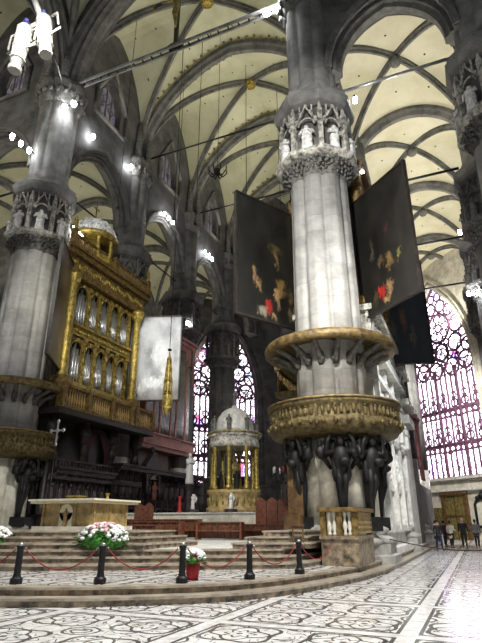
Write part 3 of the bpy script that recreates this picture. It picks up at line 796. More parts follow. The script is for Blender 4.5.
def make_caryatid(t, ang):
    ca, sa = math.cos(ang), math.sin(ang)
    b = MB()
    def rp(x, y, z): # x sideways, y outward
        return (ca * y - sa * x, sa * y + ca * x, z)
    b.box(rp(0, 1.95, 1.72), (.6, .6, .5), ang)
    b.tube([rp(0, 1.95, 1.9), rp(0, 1.95, 2.6), rp(0, 2.0, 3.2), rp(0, 2.1, 3.7), rp(0, 2.2, 4.15), rp(0, 2.28, 4.4), rp(0, 2.3, 4.55)], [.14, .20, .27, .30, .36, .26, .11], 10)
    b.ball(rp(0, 2.36, 4.72), (.17, .17, .2), 8, 6)
    for s in (-1, 1):
        b.tube([rp(s * .33, 2.25, 4.3), rp(s * .62, 2.35, 4.3), rp(s * .52, 2.45, 4.75), rp(s * .35, 2.45, 5.0)], [.13, .11, .09, .08], 7)
        b.tube([rp(s * .2, 2.1, 4.2), rp(s * .55, 2.0, 4.5), rp(s * .85, 2.1, 4.85), rp(s * .75, 2.1, 4.2), rp(s * .4, 2.0, 3.7)], [.12, .16, .1, .13, .07], 7)
        b.tube([rp(s * .10, 2.2, 3.7), rp(s * .13, 2.25, 3.2), rp(s * .08, 2.05, 2.6), rp(s * .06, 2.0, 2.0)], [.17, .13, .09, .07], 7)
    b.ball(rp(.1, 2.5, 3.95), (.24, .24, .18), 8, 5, .2)
    for s in (-1, 1):
        for q in range(4): b.ball(rp(s * (.3 + q * .17), 2.0 + .05 * q, 4.55 - .12 * abs(q - 1)), (.22, .22, .42 - .05 * q), 8, 6, .15)
        b.ball(rp(s * .25, 2.15, 3.7), (.16, .16, .5), 8, 6, .12)
    b.build('bronze_caryatid', 'bronze', t)
pul = make_pulpit(); pul.scale = (.94, .94, 1)
ang0 = math.atan2(-YB[0], -XS)
for d_ in (-50, 5, 40, 115, -120, 180): make_caryatid(pul, ang0 + math.radians(d_))
pul.location = (XS, YB[0], -.18); pul['label'] = 'round gilded copper pulpit with sounding board, carried on black bronze figures, round the nearer pier'
dup(pul, (XN, YB[0], -.1), -.70, 'farther round gilded pulpit, cut by the left frame edge')

# ------------------------------------------------------------ balustrade box in front of the nearer pier
t = thing('pulpit_stair_parapet', 'tan and brown marble parapet with baluster openings at the foot of the nearer pulpit pier', 'balustrade', (0, 0, 0))
x0, x1, y0, y1 = -4.75, -3.55, 17.45, 20.0
b = MB(); b.bx(x0, x1, y0, y1, .335, 1.15); b.bx(x0 - .05, x1 + .05, y0 - .05, y1 + .05, 1.1, 1.2); b.build('plinth', 'step', t)
b = MB(); b.bx(x0 - .08, x1 + .08, y0 - .08, y1 + .08, 1.92, 2.05); b.build('coping', 'goldbrown', t)
for (x, y) in ((x0 + .08, y0 + .08), (x1 - .1, y0 + .1), (x0 + .08, y1 - .08), (x1 - .1, y1 - .1), (x0 + .62, y0 + .08)): b = MB(); b.bx(x - .09, x + .09, y - .09, y + .09, 1.2, 1.92); b.build('post', 'goldbrown', t)
b = MB(); b.bx(x1 - .06, x1 - .02, y0 + .2, y1 - .2, 1.25, 1.9)
for q in (1.3, 1.45, 1.6, 1.75, 1.87): b.bx(x1 - .04, x1 + .01, y0 + .25, y1 - .25, q - .03, q + .03)
b.build('relief_panel', 'altar', t)
for x in (x0 + .27, x0 + .44, x0 + .78, x0 + .93):
    b = MB(); b.lathe([(.06, 1.2), (.07, 1.26), (.04, 1.32), (.085, 1.48), (.05, 1.62), (.035, 1.72), (.07, 1.86), (.07, 1.92)], (x, y0 + .08, 0), 10)
    b.build('baluster', 'cream', t)

# ------------------------------------------------------------ altar
t = thing('high_altar', 'cream-topped stone altar with carved niche panel at the head of the steps', 'altar', (0, 0, 0))
ax0, ax1, ay0, ay1 = -13.95, -11.8, 14.8, 16.8
b = MB(); b.bx(ax0, ax1, ay0, ay1, ZP + .1, ZP + .85); b.build('block', 'altar', t)
b = MB(); b.bx(ax0 - .25, ax1 + .15, ay0 - .15, ay1 + .15, ZP, ZP + .12); b.build('plinth', 'cream', t)
b = MB(); b.bx(ax0 - .3, ax1 + .25, ay0 - .3, ay1 + .3, ZP + .85, ZP + .93); b.bx(ax0 - .36, ax1 + .31, ay0 - .36, ay1 + .36, ZP + .93, ZP + .99)
b.build('slab', 'altartop', t)
for x in (ax0 + .08, ax0 + .75, ax0 + 1.45, ax1 - .08):
    b = MB(); b.bx(x - .05, x + .05, ay0 - .04, ay0 + .02, ZP + .12, ZP + .85); b.build('pilaster', 'altar', t)
for y in (ay0 + .1, ay0 + .95, ay1 - .1):
    b = MB(); b.bx(ax1 - .02, ax1 + .04, y - .05, y + .05, ZP + .12, ZP + .85); b.build('pilaster', 'altar', t)
b = MB(); b.bx(ax0 + .82, ax0 + 1.38, ay0 - .05, ay0, ZP + .12, ZP + .55); b.lathe([(.28, -.05), (.28, 0)], (0, 0, 0), 20, smooth=False)
for q in range(len(b.v) - 40, len(b.v)): x, y, z = b.v[q]; b.v[q] = (ax0 + 1.1 + x, ay0 + z, ZP + .55 + y)
b.build('niche_panel', 'altartop', t)
b = MB(); figure(b, (ax0 + 1.1, ay0 - .06, ZP + .14), .56, 0, 3); b.build('niche_relief', 'altar', t)
b = MB(); b.bx(-13.6, -12.9, 15.5, 15.8, ZP + .99, ZP + 1.05); b.box((-13.25, 15.65, ZP + 1.12), (.6, .45, .04)); b.bx(-13.5, -13.0, 15.6, 15.7, ZP + 1.05, ZP + 1.12)
tag(b.build('missal_stand', 'gold'), 'gilt book stand lying on the altar slab', 'book stand')
b = MB(); b.lathe([(.12, 0), (.12, .03), (.05, .06), (.06, .2), (.09, .22), (.08, .24)], (-12.3, 16.2, ZP + .99), 10)
tag(b.build('altar_candlestick', 'gold'), 'short gilt candlestick on the right end of the altar slab', 'candlestick')

# ------------------------------------------------------------ flowers
def bouquet(name, label, c, size, n, pot=None, pink=False, seed=1):
    rnd = random.Random(seed); t = thing(name, label, 'flowers', c)
    lf = MB(); fl = MB(); pk = MB()
    sx, sy, sz = size
    for i in range(n):
        a = rnd.uniform(0, 2 * PI); q = math.sqrt(rnd.random())
        x, y = sx * q * math.cos(a), sy * q * math.sin(a); z = sz * (.35 + .75 * math.sqrt(max(0, 1 - q * q)))
        w = rnd.uniform(.05, .085)
        if pink and x > -.25 and x < .35 and y < .3 and y > -.42 and rnd.random() < .75: pk.ball((x, y, z), (w, w, w * .7), 6, 4, .25)
        else: fl.ball((x, y, z), (w, w, w * .7), 6, 4, .25)
    for i in range(n):
        a = rnd.uniform(0, 2 * PI); q = rnd.uniform(.3, 1.12); x, y = sx * q * math.cos(a), sy * q * math.sin(a)
        z = sz * rnd.uniform(.05, .65); l = rnd.uniform(.10, .2)
        dx, dy, dz = math.cos(a) * l, math.sin(a) * l, rnd.uniform(-.03, .14); px_, py_ = -math.sin(a) * .04, math.cos(a) * .04
        lf.add([(x, y, z), (x + dx / 2 + px_, y + dy / 2 + py_, z + dz * .7), (x + dx, y + dy, z + dz * .5), (x + dx / 2 - px_, y + dy / 2 - py_, z + dz * .7), (x + dx / 2, y + dy / 2, z + dz * .7 - .03)], [(0, 1, 2, 3), (0, 4, 2, 1), (0, 3, 2, 4)])
    lf.lathe([(.6, 0), (1, .2), (.9, .5), (.2, .8)], n=14, rf=lambda a: 1); 
    o = len(lf.v)
    for i in range(o - 4 * 14, o): x, y, z = lf.v[i]; lf.v[i] = (x * sx * .9, y * sy * .9, z * sz)
    for nm, m_, b_ in (('foliage', 'leaf', lf), ('white_blooms', 'petal', fl), ('pink_blooms', 'pinkpetal', pk)):
        if b_.v: o = b_.build(nm, m_, t); o['kind'] = 'stuff'
    if pot:
        p = MB(); p.lathe([(pot * .75, -pot * 2.1), (pot * .8, -pot * 2.1), (pot * 1.05, 0), (pot * .9, .02)], n=18, rf=lambda a: 1 + .05 * math.cos(9 * a)); p.build('red_wrapping', 'redcloth', t)
    return t
bouquet('flower_bed', 'large bank of white and pink blooms on the steps below the altar', (-10.45, 13.75, ZP - .5), (.8, .55, .66), 170, pink=True, seed=2)
bouquet('flower_bed', 'white blooms on the steps at the left frame edge', (-14.15, 13.1, ZP - .45), (.6, .45, .5), 110, seed=3)
bouquet('potted_flowers', 'pot wrapped in red holding white blooms beside a bollard', (-6.42, 11.95, .333 + .34), (.26, .26, .28), 45, pot=.16, seed=5)

# ------------------------------------------------------------ bollards and ropes
BP = [(-9.65, 9.72), (-7.94, 10.46), (-6.36, 11.34), (-5.27, 12.7), (-4.58, 14.5)]
BP0 = (-11.5, 9.25)
bol = thing('rope_bollard', 'black iron rope bollard at the left frame edge', 'bollard', (0, 0, 0), 0, 'black rope bollards')
b = MB(); b.lathe([(.135, 0), (.135, .1), (.09, .14), (.075, .2), (.07, .68), (.085, .72), (.085, .76), (.04, .79)], n=12, smooth=False); b.build('post', 'iron', bol)
b = MB(); b.lathe([(.05, .76), (.06, .79), (.045, .83), (.01, .84)], n=12)
for s in (-1, 1): b.tube([(s * .07, 0, .72), (s * .13, 0, .73), (s * .13, 0, .68)], .014, 6)
b.build('brass_cap', 'pipe', bol)
bol.location = (*BP[0], .332); bol.rotation_euler.z = .4
BL = ['black iron rope bollard below the white and pink flower bank', 'black iron rope bollard touching the red-wrapped pot', 'black iron rope bollard right of the red-wrapped pot', 'black iron rope bollard nearest the marble parapet']
for p, l in zip(BP[1:], BL): dup(bol, (*p, .332), .6, l)
pts_all = [BP0] + BP + [(-4.35, 17.38)]
RL = ['red rope running out of the left frame edge', 'red rope sagging before the left part of the steps', 'red rope between the flower bank bollard and the red-wrapped pot', 'red rope right of the red-wrapped pot', 'red rope between the two bollards nearest the parapet', 'red rope tied to the marble parapet']
for (p, q), l in zip(zip(pts_all, pts_all[1:]), RL):
    P = Vector((*p, .332 + .7)); Q = Vector((*q, .332 + .7)); d = (Q - P).normalized(); P += d * .12; Q -= d * .12
    pts = [P.lerp(Q, i / 16) - Vector((0, 0, .42 * (1 - (2 * i / 16 - 1) ** 2))) for i in range(17)]
    b = MB(); b.tube(pts, .015, 7); tag(b.build('barrier_rope', 'rope'), l, 'rope', 'red barrier ropes')
# the rope across the south aisle
pts = [(-3.25 + 5.35 * i / 24, 21.7 + .4 * i / 24, 1.0 - .35 * math.sin(i / 24 * PI)) for i in range(25)]
b = MB(); b.tube(pts, .022, 6); tag(b.build('barrier_rope', 'drape'), 'dark red rope strung across the aisle in front of the visitors', 'rope')

# ------------------------------------------------------------ gilded organ (north)
t = thing('gilded_organ', 'gilded two-tier organ case with balustraded balcony and small domed lantern', 'organ', (0, 0, 0))
FX = -22.75
b = MB(); b.bx(-25.3, FX - .25, 23.6, 32.1, 9.4, 17.0); b.bx(-25.6, -21.6, 23.2, 33.3, 7.6, 7.95); b.bx(-25.6, -22.6, 23.3, 33.2, 7.95, 9.4); b.build('case', 'darkwood', t)
b = MB()
b.bx(-25.6, -22.35, 23.25, 32.3, 17.0, 17.35); b.bx(-25.6, -22.5, 23.4, 32.2, 17.35, 18.45); b.bx(-25.6, -22.2, 23.1, 32.4, 18.45, 18.75); b.bx(-25.6, -22.0, 22.95, 32.5, 18.75, 19.0)
for i in range(46): b.box((-22.2, 23.2 + i * .2, 18.4), (.12, .1, .12))
b.build('entablature', 'goldbrown', t)
b = MB(); rnd = random.Random(8)
for i in range(34):
    y = 23.65 + i * .25; b.ball((-22.5, y, 17.9 + .12 * math.sin(i * 1.3)), (.07, .13, .22), 6, 4, .3)
b.build('frieze_relief', 'gold', t)
for y in (23.9, 31.3):
    b = MB(); b.lathe([(.42, 9.5), (.42, 9.9), (.32, 10.0), (.36, 10.2), (.29, 10.3), (.30, 12), (.26, 16.1), (.30, 16.15)], (FX + .35, y, 0), 20, rf=lambda a: 1 + .03 * math.cos(12 * a))
    col = b.build('column', 'gold', t)
    b = MB(); b.lathe([(.26, 16.1), (.32, 16.3), (.44, 16.7), (.5, 16.9), (.5, 17)], (FX + .35, y, 0), 16)
    for k in range(12): b.ball((FX + .35 + .36 * math.cos(k * PI / 6), y + .36 * math.sin(k * PI / 6), 16.5), (.08, .08, .18), 5, 4, .3)
    b.build('column_capital', 'gold', col)
    b = MB(); b.box((FX + .35, y, 9.7), (.95, .95, .6)); b.build('column_pedestal', 'goldbrown', col)
ys = [24.5, 26.0, 27.15, 28.35, 29.5, 30.75]
for y in ys:
    b = MB(); b.bx(FX - .2, FX + .05, y - .14, y + .14, 9.5, 16.9)
    for z in (9.8, 13.0, 13.9, 16.6): b.bx(FX - .2, FX + .14, y - .2, y + .2, z - .12, z + .12)
    for z in (10.8, 11.6, 12.3, 14.6, 15.4): b.ball((FX + .08, y, z), (.07, .1, .25), 6, 4, .3)
    b.build('pilaster', 'gold', t)
b = MB(); b.bx(FX - .2, FX + .12, 24.2, 31.0, 13.1, 13.75); b.bx(FX - .2, FX + .3, 24.2, 31.0, 13.7, 13.85); b.bx(FX - .2, FX + .2, 24.2, 31.0, 9.4, 10.0)
for i in range(30): b.ball((FX + .15, 24.4 + i * .22, 13.42), (.06, .11, .18), 5, 4, .3)
b.build('middle_frieze', 'gold', t)
for (y0_, y1_) in zip(ys, ys[1:]):
    for (zb, zt) in ((10.0, 13.0), (13.85, 16.9)):
        w = (y1_ - y0_) / 2 - .14; yc = (y0_ + y1_) / 2; zs_ = zt - .25 - w
        n = 10; poly = [(-w, zs_), (-w, zt), (w, zt), (w, zs_)] + [(w * math.cos(k / n * PI), zs_ + w * math.sin(k / n * PI)) for k in range(1, n)]
        b = MB(); b.slab(poly, (FX - .05, yc, 0), (0, 1, 0), (0, 0, 1), .16); ar = b.build('arch_panel', 'goldbrown', t)
        b = MB(); b.tube([(FX + .06, yc + w * math.cos(k / n * PI), zs_ + w * math.sin(k / n * PI)) for k in range(n + 1)], .06, 6)
        b.ball((FX + .1, yc, zt - .2), (.1, .16, .16), 6, 5, .2); b.build('arch_moulding', 'gold', ar)
        m_ = 5
        for k in range(m_):
            y = yc - w + (k + .5) * 2 * w / m_; top = zt - .35 - abs(k - 2) * .38; mo_ = zb + .55 + abs(k - 2) * .1
            b = MB(); r_ = w / m_ * .9
            b.lathe([(r_ * .2, zb), (r_, mo_ - .05), (r_, mo_), (r_ * .8, mo_ + .03), (r_, mo_ + .12), (r_, top)], (FX - .12, y, 0), 10)
            b.build('organ_pipe', 'pipe', t)
# balcony balustrade
b = MB(); b.bx(-21.95, -21.55, 23.25, 33.35, 7.95, 8.15); b.bx(-21.95, -21.55, 23.25, 33.35, 9.2, 9.4)
for y in (23.4, 25.8, 28.2, 30.4, 31.0, 33.15): b.bx(-22.0, -21.5, y - .16, y + .16, 7.95, 9.45)
b.build('balcony_rail', 'goldbrown', t)
bp = MB(); bp.lathe([(.07, 8.15), (.07, 8.22), (.035, 8.28), (.085, 8.5), (.04, 8.8), (.03, 9.0), (.07, 9.12), (.07, 9.2)], (0, 0, 0), 8)
bmesh0 = None
for i in range(42):
    y = 23.65 + i * .225
    if min(abs(y - q) for q in (23.4, 25.8, 28.2, 30.4, 31.0, 33.15)) < .2: continue
    if bmesh0 is None: bmesh0 = bp.build('baluster', 'balwood', t); o = bmesh0
    else: o = bmesh0.copy(); C.objects.link(o); o.parent = t
    o.location = (-21.75, y, 0)
# upper balustrade and lantern
b = MB(); b.bx(-22.4, -22.2, 23.2, 32.3, 19.0, 19.1); b.bx(-22.4, -22.2, 23.2, 32.3, 19.75, 19.88)
for i in range(48): b.lathe([(.06, 19.1), (.09, 19.35), (.04, 19.6), (.06, 19.75)], (-22.3, 23.3 + i * .188, 0), 6)
for y in (23.3, 27.8, 32.2):
    b.bx(-22.5, -22.1, y - .15, y + .15, 19.0, 20.1)
b.build('roof_balustrade', 'goldbrown', t)
for y in (23.3, 32.2):
    b = MB(); figure(b, (-22.3, y, 20.1), 1.0, PI / 2, 4); b.build('gilt_statuette', 'gold', t)
LC = (-23.6, 26.6)
b = MB(); b.lathe([(1.75, 19.0), (1.75, 19.5), (1.6, 19.55)], (*LC, 0), 8, smooth=False); b.lathe([(1.6, 20.95), (1.85, 21.05), (1.85, 21.3), (1.6, 21.35)], (*LC, 0), 24)
for k in range(8):
    a = k * PI / 4 + .2; b.lathe([(.2, 19.3), (.14, 19.5), (.13, 20.8), (.2, 20.95)], (LC[0] + 1.5 * math.cos(a), LC[1] + 1.5 * math.sin(a), 0), 10)
b.lathe([(.7, 19.3), (.7, 20.95)], (*LC, 0), 12)
lant = b.build('domed_lantern', 'gold', t)
b = MB(); b.lathe([(1.65, 21.3), (1.62, 21.7), (1.42, 22.2), (1.0, 22.65), (.5, 22.9), (.12, 23.0)], (*LC, 0), 24)
for k in range(12):
    a = k * PI / 6; b.tube([(LC[0] + r_ * math.cos(a), LC[1] + r_ * math.sin(a), z_) for r_, z_ in ((1.67, 21.3), (1.64, 21.7), (1.44, 22.2), (1.02, 22.66), (.25, 23.0))], .05, 5)
b.build('dome', M['lace'], lant)
b = MB(); b.lathe([(.12, 23.0), (.2, 23.1), (.06, 23.3), (.05, 24.5)], (*LC, 0), 8); b.bx(LC[0] - .04, LC[0] + .04, LC[1] - .3, LC[1] + .3, 24.0, 24.1); b.build('finial_cross', 'goldbrown', lant)
b = MB(); b.lathe([(.04, 0), (.06, .5), (.04, 1.3)], (0, 0, 0), 8)
o = b.build('floodlight_tube', 'lamp'); o.location = (-22.6, 24.6, 20.1); o.rotation_euler = (1.3, 0, 0); tag(o, 'glowing white tube light leaning on the roof balustrade of the gilded organ', 'lamp')

# organ gallery below: screens, columns, drape
t = thing('organ_gallery_screen', 'dark carved wooden screen with swagged doorway below the gilded organ', 'screen', (0, 0, 0))
b = MB(); b.bx(-25.3, -23.9, 23.4, 33.3, 2, 7.6); b.build('panelling', 'darkwood', t)
for y in (24.0, 27.0, 30.0, 32.8):
    b = MB(); b.lathe([(.3, 2.0), (.3, 2.5), (.2, 2.6), (.22, 4.5), (.18, 6.4), (.35, 6.8), (.35, 7.6)], (-22.8, y, 0), 14)
    b.ball((-22.75, y, 5.9), (.32, .32, .5), 8, 6, .25); b.ball((-22.7, y, 6.9), (.4, .36, .4), 8, 6, .3); b.build('carved_support', 'darkwood', t)
b = MB(); b.bx(-22.3, -22.15, 24, 33, 4.15, 4.3); b.bx(-22.3, -22.15, 24, 33, 5.0, 5.12); b.bx(-23.9, -22.1, 24, 33, 3.95, 4.15)
for i in range(30): b.lathe([(.05, 4.3), (.09, 4.6), (.04, 4.85), (.05, 5.0)], (-22.22, 24.15 + i * .3, 0), 6)
b.build('gallery_rail', 'stallwood', t)
b = MB()
for s in (-1, 1):
    for k in range(6):
        yc = 28.5 + s * (.35 + k * .13); b.tube([(-22.9, 28.5 + s * .1 * k, 7.4), (-22.85, yc + s * .25, 6.6), (-22.85, yc + s * .55, 5.9), (-22.85, yc + s * .6, 5.0)], [.12, .12, .1, .13], 6)
b.build('drape', 'drape', t)

# ------------------------------------------------------------ pink organ
t = thing('pink_organ', 'plain pink-framed organ of tall pipe towers beyond the gilded organ', 'organ', (0, 0, 0))
PX = -23.0
b = MB(); b.bx(-25.2, PX - .3, 33.9, 41.6, 7.6, 16.9); b.build('case', 'darkwood', t)
b = MB(); b.bx(-25.3, PX + .3, 33.7, 41.8, 7.3, 8.1); b.bx(-25.3, PX + .45, 33.6, 41.9, 8.1, 8.25); b.bx(-25.3, PX + .1, 33.8, 41.8, 7.0, 7.3); b.build('plinth', 'pink', t)
b = MB(); b.bx(-25.3, PX + .2, 33.8, 41.8, 16.9, 17.25); b.bx(-25.3, PX + .4, 33.7, 41.9, 17.25, 17.5); b.build('cornice', 'pink', t)
py = [34.0, 35.3, 36.2, 37.9, 38.8, 40.4, 41.5]
for y in py:
    b = MB(); b.bx(PX - .3, PX + .12, y - .12, y + .12, 8.25, 16.9); b.build('frame_post', 'pink', t)
for k, (y0_, y1_) in enumerate(zip(py, py[1:])):
    top = (15.9, 14.2, 16.4, 14.2, 16.4, 15.2)[k]; n = max(2, int(round((y1_ - y0_) / .27)))
    b = MB(); b.slab([(y0_, top + .05), (y1_, top + .05), (y1_, 16.9), (y0_, 16.9)], (PX - .05, 0, 0), (0, 1, 0), (0, 0, 1), .12); b.build('header_panel', 'pink', t)
    w = (y1_ - y0_ - .28) / n
    for i in range(n):
        y = y0_ + .14 + (i + .5) * w; h = top - abs(i - (n - 1) / 2) * .25
        b = MB(); b.lathe([(.03, 8.25), (w * .42, 9.2), (w * .34, 9.28), (w * .42, 9.45), (w * .42, h)], (PX - .02, y, 0), 10); b.build('organ_pipe', 'pipe', t)
b = MB(); b.bx(-25, -24, 33.6, 42, 2, 7.0); b.build('rear_panelling', 'doorwood', t)

# organ shutters (painted canvases on frames)
def shutter(label, a, b_, z0, z1, m):
    t = thing('organ_shutter', label, 'painting', (0, 0, 0))
    canvas('canvas', a, b_, z0, z1, m, t, .10)
    A = Vector((*a, 0)); B = Vector((*b_, 0)); L = (B - A).length; d = (B - A).normalized(); f = MB(); w = .10
    for poly in ([(-w, z0 - w), (L + w, z0 - w), (L + w, z0), (-w, z0)], [(-w, z1), (L + w, z1), (L + w, z1 + w), (-w, z1 + w)],
                 [(-w, z0), (0, z0), (0, z1), (-w, z1)], [(L, z0), (L + w, z0), (L + w, z1), (L, z1)]):
        f.slab(poly, A, d, (0, 0, 1), .2)
    f.build('frame', 'darkwood', t); return t
shutter('tall dark oil painting with a red robe, hanging left of the nearer pier', (-9.28, 20.87), (-7.3, 24.3), 11.0, 17.8, 'paint_a')
shutter('tall dark oil painting with a bright red cloak, hanging right of the nearer pier', (-3.9, 24.1), (-.92, 21.42), 10.9, 17.5, 'paint_b')
shutter('blue-black oil painting half hidden behind the one with the red cloak', (-4.3, 31.1), (-1.25, 32.4), 10.7, 17.6, 'paint_c')
shutter('brown painted shutter edge-on between the farther pier and the gilded organ', (-20.75, 20.75), (-22.5, 23.7), 10.4, 17.6, 'paint_d')
shutter('painting paled by painted-in glare, standing out beside the right column of the gilded organ', (-23.1, 31.9), (-19.55, 33.2), 10.2, 16.9, 'paint_w')

# southern organ case behind the nearer pier
t = thing('southern_organ_case', 'brown gilt organ case edge showing behind the nearer pier', 'organ', (0, 0, 0))
b = MB(); b.bx(-6.8, -3.9, 24.0, 31.4, 11.5, 18.6); b.build('case', 'darkwood', t)
b = MB(); b.bx(-7.2, -3.3, 23.6, 31.7, 18.6, 19.4); b.bx(-7.4, -3.0, 23.3, 31.9, 19.4, 19.8); b.build('cornice', 'doorwood', t)
for (x, y) in ((-3.65, 24.2), (-7.1, 24.2), (-3.6, 27.8), (-3.6, 31.2)):
    b = MB(); b.lathe([(.4, 11.5), (.4, 12), (.28, 12.2), (.24, 17.6), (.4, 18.2), (.4, 18.6)], (x, y, 0), 14, rf=lambda a: 1 + .05 * math.cos(8 * a))
    b.build('column', 'goldbrown', t)
b = MB(); b.bx(-7.1, -3.45, 23.7, 31.6, 9.6, 11.5); b.bx(-7.3, -3.1, 23.5, 31.8, 11.2, 11.5); b.bx(-7.3, -3.2, 23.5, 31.8, 9.3, 9.6); b.build('tribune', 'carved', t)
b = MB()
for y in (24.6, 26.6, 28.6, 30.6):
    for r_ in (.62, .4, .18): b.tube([(-3.42, y + r_ * math.cos(k * PI / 8), 10.4 + r_ * math.sin(k * PI / 8)) for k in range(17)], .07, 5)
b.build('rosettes', 'carved', t)

t = thing('choir_gallery', 'dark and gilt balustraded gallery glimpsed left of the nearer pier between the two pulpit rings', 'gallery', (0, 0, 0))
b = MB(); b.bx(-8.6, -6.9, 24.2, 31, 7.5, 7.75); b.bx(-8.6, -8.3, 24.2, 31, 8.9, 9.1); b.bx(-7.3, -6.9, 24.2, 31, 7.7, 9.6); b.build('floor_and_rail', 'ringwood', t)
for i in range(22): b = MB(); b.lathe([(.06, 7.75), (.09, 8.1), (.04, 8.6), (.06, 8.9)], (-8.45, 24.35 + i * .3, 0), 7); b.build('baluster', 'goldbrown', t)
# ------------------------------------------------------------ white carved choir wall (south)
t = thing('choir_enclosure', 'white marble choir wall carved with relief panels, running back from the nearer pier', 'wall', (0, 0, 0))
b = MB(); b.bx(-5.0, -3.7, 24.2, 33.0, .33, 9.3); b.build('marble_wall', 'white_marble', t)
b = MB()
for z, o_ in ((.33, .35), (1.2, .2), (3.0, .12), (5.3, .25), (7.9, .3), (9.1, .5)): b.bx(-4.6, -3.7 + o_, 24.1, 33.1, z, z + .28)
b.build('string_courses', 'white_marble', t)
for y in (24.6, 27.3, 30.0, 32.6):
    b = MB(); b.bx(-3.9, -3.45, y - .22, y + .22, 1.2, 9.1); figure(b, (-3.35, y, 5.6), 1.4, PI / 2, int(y)); b.build('pilaster_figure', 'white_marble', t)
rnd = random.Random(4)
for i, y in enumerate((25.95, 28.65, 31.3)):
    for z0_, z1_ in ((3.3, 5.2), (5.6, 7.8)):
        b = MB()
        for k in range(14):
            b.ball((-3.66, y + rnd.uniform(-.85, .85), rnd.uniform(z0_ + .3, z1_ - .3)), (.12, rnd.uniform(.08, .16), rnd.uniform(.12, .3)), 7, 5, .25)
        b.bx(-3.75, -3.6, y - 1.05, y - .95, z0_, z1_); b.bx(-3.75, -3.6, y + .95, y + 1.05, z0_, z1_)
        b.build('relief_panel', 'statue', t)
t = thing('marble_crest', 'white marble bracket with carved coat of arms on top of the choir wall', 'carving', (0, 0, 0))
b = MB(); b.bx(-4.6, -3.1, 33.2, 36.2, 7.3, 7.8); b.bx(-4.5, -3.4, 33.5, 35.9, 7.8, 10.8); b.bx(-4.6, -3.0, 33.1, 36.3, 8.4, 8.8)
b.bx(-4.6, -3.1, 33.2, 36.2, 10.6, 10.9); b.bx(-4.7, -3.5, 33.1, 36.5, .33, 7.3); b.build('block', 'white_marble', t)
b = MB()
for k in range(16): a = k * PI / 8; b.ball((-3.75 + .3, 34.7 + .75 * math.cos(a), 9.7 + .75 * math.sin(a)), .16, 6, 4, .3)
b.ball((-3.4, 34.7, 9.7), (.1, .4, .5), 8, 6, .1); figure(b, (-3.8, 33.6, 10.9), 1.7, PI / 2, 2); b.build('carved_arms', 'carved', t)
b = MB()
for k in range(9): b.tube([(-3.1 + .06 * math.sin(k * 2), 36.6 + k * .22, 8.2), (-3.1, 36.7 + k * .2, 6.4), (-3.05, 36.75 + k * .2, 4.2)], [.08, .09, .09], 6)
b.bx(-3.3, -2.9, 36.4, 38.6, 8.2, 8.4)
tag(b.build('hanging_drape', 'pinkdrape'), 'dusky pink drape hanging beyond the white choir wall', 'curtain')
b = MB(); b.bx(-5, -3.6, 36.6, 50.5, .33, 4.2)
tag(b.build('low_choir_wall', 'wallstone'), 'lower grey choir wall between the far piers', 'wall')

# ------------------------------------------------------------ choir stalls
def stall_row(label, x, y0_, y1_, face, z=2.05, n=14):
    t = thing('choir_stalls', label, 'choir stalls', (0, 0, 0)); s = face
    b = MB(); b.bx(x, x - s * .4, y0_, y1_, z, z + 3.0); b.build('back', 'darkwood', t)
    b = MB(); b.bx(x + s * .7, x - s * .45, y0_, y1_, z + 2.9, z + 3.15); b.bx(x + s * .85, x - s * .45, y0_, y1_, z + 3.15, z + 3.3); b.build('canopy', 'darkwood', t)
    b = MB(); b.bx(x + s * .9, x, y0_, y1_, z + .4, z + .5); b.build('seat', 'stallwood', t)
    L = y1_ - y0_
    for i in range(n + 1):
        y = y0_ + L * i / n; b = MB(); b.bx(x + s * .95, x, y - .05, y + .05, z, z + 1.05)
        b.lathe([(.08, z + 1.05), (.1, z + 1.3), (.05, z + 1.7), (.05, z + 2.5), (.12, z + 2.9)], (x + s * .12, y, 0), 8)
        b.tube([(x + s * .12, y, z + 2.4), (x + s * .4, y, z + 2.75), (x + s * .65, y, z + 2.9)], .06, 6); b.build('stall_divider', 'stallwood', t)
    for i in range(n):
        y = y0_ + L * (i + .5) / n; b = MB(); b.ball((x + s * .04, y, z + 1.75), (.1, .2, .45), 8, 6, .1); b.ball((x + s * .07, y, z + 2.35), (.1, .12, .14), 8, 5)
        b.build('carved_panel', M['stall_relief'], t)
    return t
M['stall_relief'] = mat('relief_walnut', (.10, .075, .09), .4, var=.5, scale=6)
stall_row('dark carved choir stalls along the north side under the pink organ', -22.4, 29.8, 41.5, 1, n=14)
stall_row('dark carved choir stalls west part, under the gilded organ', -22.6, 24.0, 29.5, 1, ZP, 7)
t = thing('stall_pediment', 'dark carved pediment with painted panel rising above the north choir stalls', 'carving', (0, 0, 0))
b = MB(); b.slab([(-1.15, 5.35), (1.15, 5.35), (1.0, 5.6), (0, 6.6), (-1.0, 5.6)], (-22.3, 34.4, 0), (0, 1, 0), (0, 0, 1), .5); b.bx(-22.5, -22.0, 33.4, 33.7, 3.6, 5.4); b.bx(-22.5, -22.0, 35.1, 35.4, 3.6, 5.4); b.ball((-22.3, 34.4, 6.75), .25, 8, 5, .2)
b.build('pediment', 'darkwood', t)
b = MB(); b.bx(-22.3, -22.1, 33.8, 35.0, 4.6, 5.5); b.build('panel', 'cream', t)
b = MB(); figure(b, (-21.9, 34.4, 2.9), 1.5, PI / 2, 1); tag(b.build('painted_statue', mat('faded_red', (.35, .13, .10), .7)), 'reddish statue standing in front of the stall pediment', 'statue')
